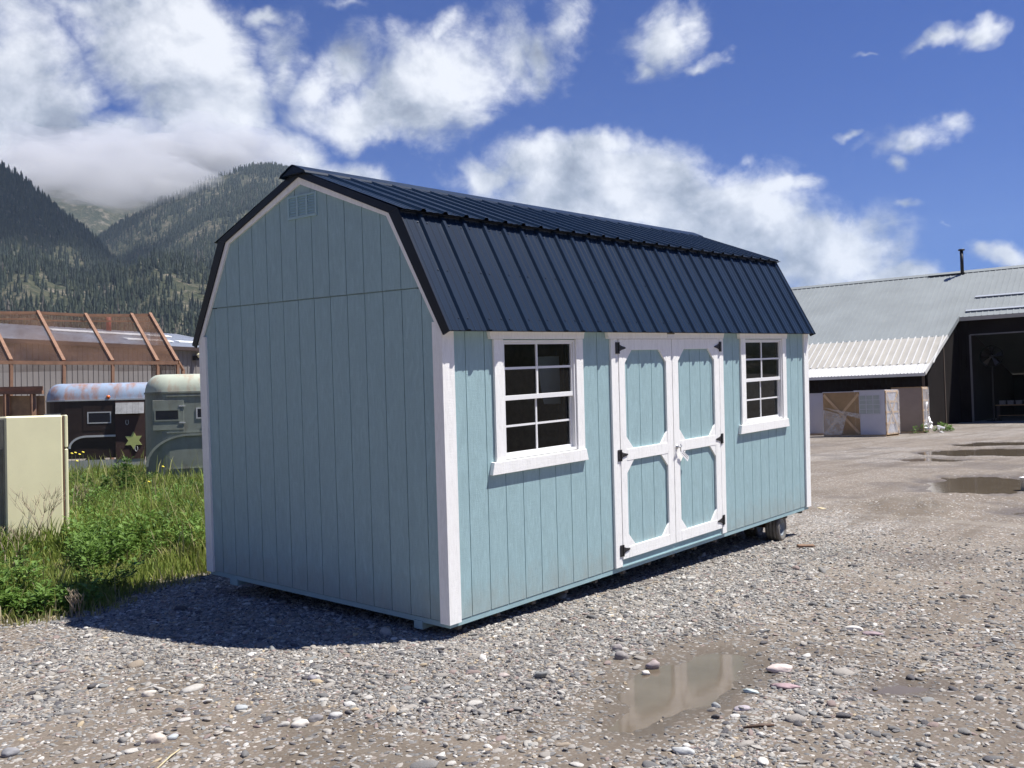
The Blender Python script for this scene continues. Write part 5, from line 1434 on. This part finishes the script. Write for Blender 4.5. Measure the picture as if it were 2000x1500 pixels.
for i, (px, py, dep, rx, ry_, rz_) in enumerate([(300, 335, 2900, 300, 200, 80), (170, 335, 2500, 240, 180, 80), (90, 310, 2600, 160, 150, 70), (400, 305, 3000, 240, 200, 75), (250, 290, 2900, 150, 150, 60), (470, 300, 3100, 160, 150, 60), (235, 372, 2700, 160, 120, 45), (345, 352, 2650, 120, 100, 45)]):
    p = at_depth(px, py, dep); me = blob_mesh('cloud', None, (rx, ry_, rz_), i + 1); me.materials.append(cm)
    o = bpy.data.objects.new('cloud', me); o.location = p; o.rotation_euler.z = -yaw0 + .2; COL.objects.link(o); o['kind'] = 'structure'
HAZE = True
if HAZE:
    hb = MB().box(-5200, 6600, -5200, 6600, -60, 1120); o = build('haze', hb, vol_mat('haze_air', (.62, .80, 1.0), 5.5e-5), None); o['kind'] = 'stuff'
    tag(o, 'thin bluish air between the yard and the mountains', 'haze')

# ================================================================== SKY, CLOUDS, SUN
SUN = Vector((.335, -.385, 1.0)).normalized()
sun = bpy.data.objects.new('sun', bpy.data.lights.new('sun', 'SUN')); COL.objects.link(sun)
sun.data.energy = 5.0; sun.data.angle = math.radians(.53); sun.data.color = (1.0, .96, .90)
sun.rotation_euler = SUN.to_track_quat('Z', 'Y').to_euler()
w = bpy.data.worlds.new('World'); sc.world = w; w.use_nodes = True
t = NT(w.node_tree); bg = t.n['Background']; bg.inputs['Strength'].default_value = 1.0
sky = t.new('ShaderNodeTexSky', sky_type='NISHITA', sun_disc=False)
sky.sun_elevation = math.asin(SUN.z); sky.sun_rotation = math.atan2(SUN.x, SUN.y); sky.altitude = 1000; sky.air_density = 1.0; sky.dust_density = .8; sky.ozone_density = 2.5
g = t.new('ShaderNodeTexCoord').outputs['Generated']
sep = t.new('ShaderNodeSeparateXYZ'); t.link(g, sep.inputs[0])
azn = t.math('ARCTAN2', sep.outputs[0], sep.outputs[1]); eln = t.math('ARCSINE', sep.outputs[2])
# warp the lookup so cloud outlines are ragged
wn1 = t.new('ShaderNodeTexNoise'); wn1.inputs['Scale'].default_value = 5.5; wn1.inputs['Detail'].default_value = 5; wn1.inputs['Roughness'].default_value = .6; t.link(g, wn1.inputs['Vector'])
wsep = t.new('ShaderNodeSeparateColor'); t.link(wn1.outputs['Color'], wsep.inputs[0])
azw = t.math('ADD', azn, t.math('MULTIPLY', t.math('SUBTRACT', wsep.outputs[0], .5), .16))
elw = t.math('ADD', eln, t.math('MULTIPLY', t.math('SUBTRACT', wsep.outputs[1], .5), .12))
cv = t.new('ShaderNodeCombineXYZ'); t.link(azw, cv.inputs[0]); t.link(elw, cv.inputs[1])
def field(blobs):
    acc = None
    for (x, y, rx, ry_, s) in blobs:
        a, e = azel(x, y); f = 1 / (1 + ((x - 1000) / FPX) ** 2)
        d = t.vmath('SUBTRACT', cv.outputs[0], (a, e, 0)); d = t.vmath('MULTIPLY', d.outputs[0], (FPX / rx / f, FPX / ry_, 0)); ln = t.vmath('LENGTH', d.outputs[0])
        v = t.math('MULTIPLY', t.math('SUBTRACT', 1.0, t.math('MULTIPLY', ln.outputs['Value'], .5), clamp=True), s)
        acc = v if acc is None else t.math('MAXIMUM', acc, v)
    return acc
WH = [(560, 100, 70, 110, .70), (1010, 110, 90, 110, .72), (600, 305, 110, 70, .78), (150, 20, 90, 40, .75), (1160, 280, 110, 40, .8), (880, 60, 50, 40, .66), (700, 120, 80, 60, .85), (30, 230, 120, 190, 1), (-150, 200, 200, 250, 1), (310, 60, 190, 100, 1), (410, 200, 125, 150, 1.05), (280, 330, 230, 75, 1), (50, 340, 110, 70, 1), (520, 20, 60, 25, .8),
      (640, 150, 75, 85, .78), (590, 90, 60, 60, .62), (860, 165, 140, 95, 1.08), (750, 215, 160, 60, 1), (790, 260, 100, 40, .6), (1060, 110, 70, 100, .72), (1110, 50, 70, 70, .72), (960, 170, 80, 60, .7),
      (1290, 70, 85, 75, .88), (1375, 105, 70, 24, .7), (1255, 130, 50, 30, .75), (1330, 20, 60, 40, .7), (670, 20, 70, 20, .6),
      (700, 330, 110, 50, .85), (620, 300, 60, 50, .7), (960, 350, 70, 50, .8), (1090, 330, 130, 65, 1), (1260, 360, 170, 85, 1.1), (1420, 430, 190, 110, 1.1), (1120, 400, 200, 60, 1), (1545, 355, 110, 32, .8), (1480, 300, 50, 35, .62),
      (1600, 490, 170, 80, 1), (1720, 560, 110, 50, .9), (1850, 82, 130, 20, .74), (1935, 72, 60, 28, .82), (1800, 95, 60, 12, .68), (1675, 126, 45, 9, .62), (1678, 268, 36, 11, .62), (1790, 275, 110, 30, .60), (1870, 262, 60, 26, .58), (1745, 318, 30, 26, .58),
      (1745, 408, 60, 13, .66), (1925, 498, 75, 36, .9), (1822, 450, 18, 14, .6), (2150, 300, 90, 60, .8), (1000, -250, 300, 100, .8), (-500, 300, 300, 150, 1), (2500, 200, 300, 100, .9)]
GR = [(240, 330, 210, 70, 1), (60, 360, 130, 50, .8), (260, 180, 90, 60, .7), (470, 20, 60, 30, .4), (800, 240, 150, 40, .8), (700, 345, 80, 30, .5), (1170, 390, 90, 60, .9), (1430, 470, 180, 60, .75), (1620, 530, 140, 50, .5), (1340, 380, 60, 40, .5)]
fw = field(WH); fg_ = field(GR)
nA = t.noise(t.mapping(g, (1, 1, 1.35)), 7.5, 10, .64, .45); nB = t.noise(t.mapping(g, (1, 1, 1.3), (3.1, 1, 2)), 20, 9, .68, .3)
dens = t.math('ADD', t.math('MULTIPLY', fw, 1.32), t.math('MULTIPLY', t.math('SUBTRACT', nA, .5), .95)); dens = t.math('ADD', dens, t.math('MULTIPLY', t.math('SUBTRACT', nB, .5), .62))
mask = t.new('ShaderNodeMapRange', interpolation_type='SMOOTHSTEP'); mask.inputs['From Min'].default_value = .47; mask.inputs['From Max'].default_value = .98; t.link(dens, mask.inputs['Value'])
# rounded relief: brighter where a lump faces the sun side
nC1 = t.noise(t.mapping(g, (1, 1, 1.2)), 8, 7, .58, .2); nC2 = t.noise(t.mapping(g, (1, 1, 1.2), (.022, -.026, .040)), 8, 7, .58, .2)
rel = t.math('MULTIPLY', t.math('SUBTRACT', nC1, nC2), 2.7)
lum = t.math('ADD', .78, rel); lum = t.math('SUBTRACT', lum, t.math('MULTIPLY', fg_, .40)); lum = t.math('ADD', lum, t.math('MULTIPLY', t.math('SUBTRACT', nA, .5), .30))
ccol = t.ramp(lum, [(.05, (.15, .172, .23)), (.38, (.255, .285, .35)), (.68, (.41, .435, .495)), (1.0, (.585, .60, .64))])
skyc = t.new('ShaderNodeVectorMath', operation='MULTIPLY'); t.link(sky.outputs[0], skyc.inputs[0]); skyc.inputs[1].default_value = (.0102, .0232, .0580)
mx = t.mix(mask.outputs[0], skyc.outputs[0], ccol)
t.link(mx, bg.inputs['Color'])

sc.view_settings.view_transform = 'Standard'; sc.view_settings.look = 'None'; sc.view_settings.exposure = 0.70; sc.view_settings.gamma = 1
c = sc.cycles
c.use_denoising = True; c.max_bounces = 6; c.diffuse_bounces = 3; c.glossy_bounces = 3; c.transparent_max_bounces = 12; c.volume_bounces = 1
c.use_adaptive_sampling = True; c.adaptive_threshold = .015
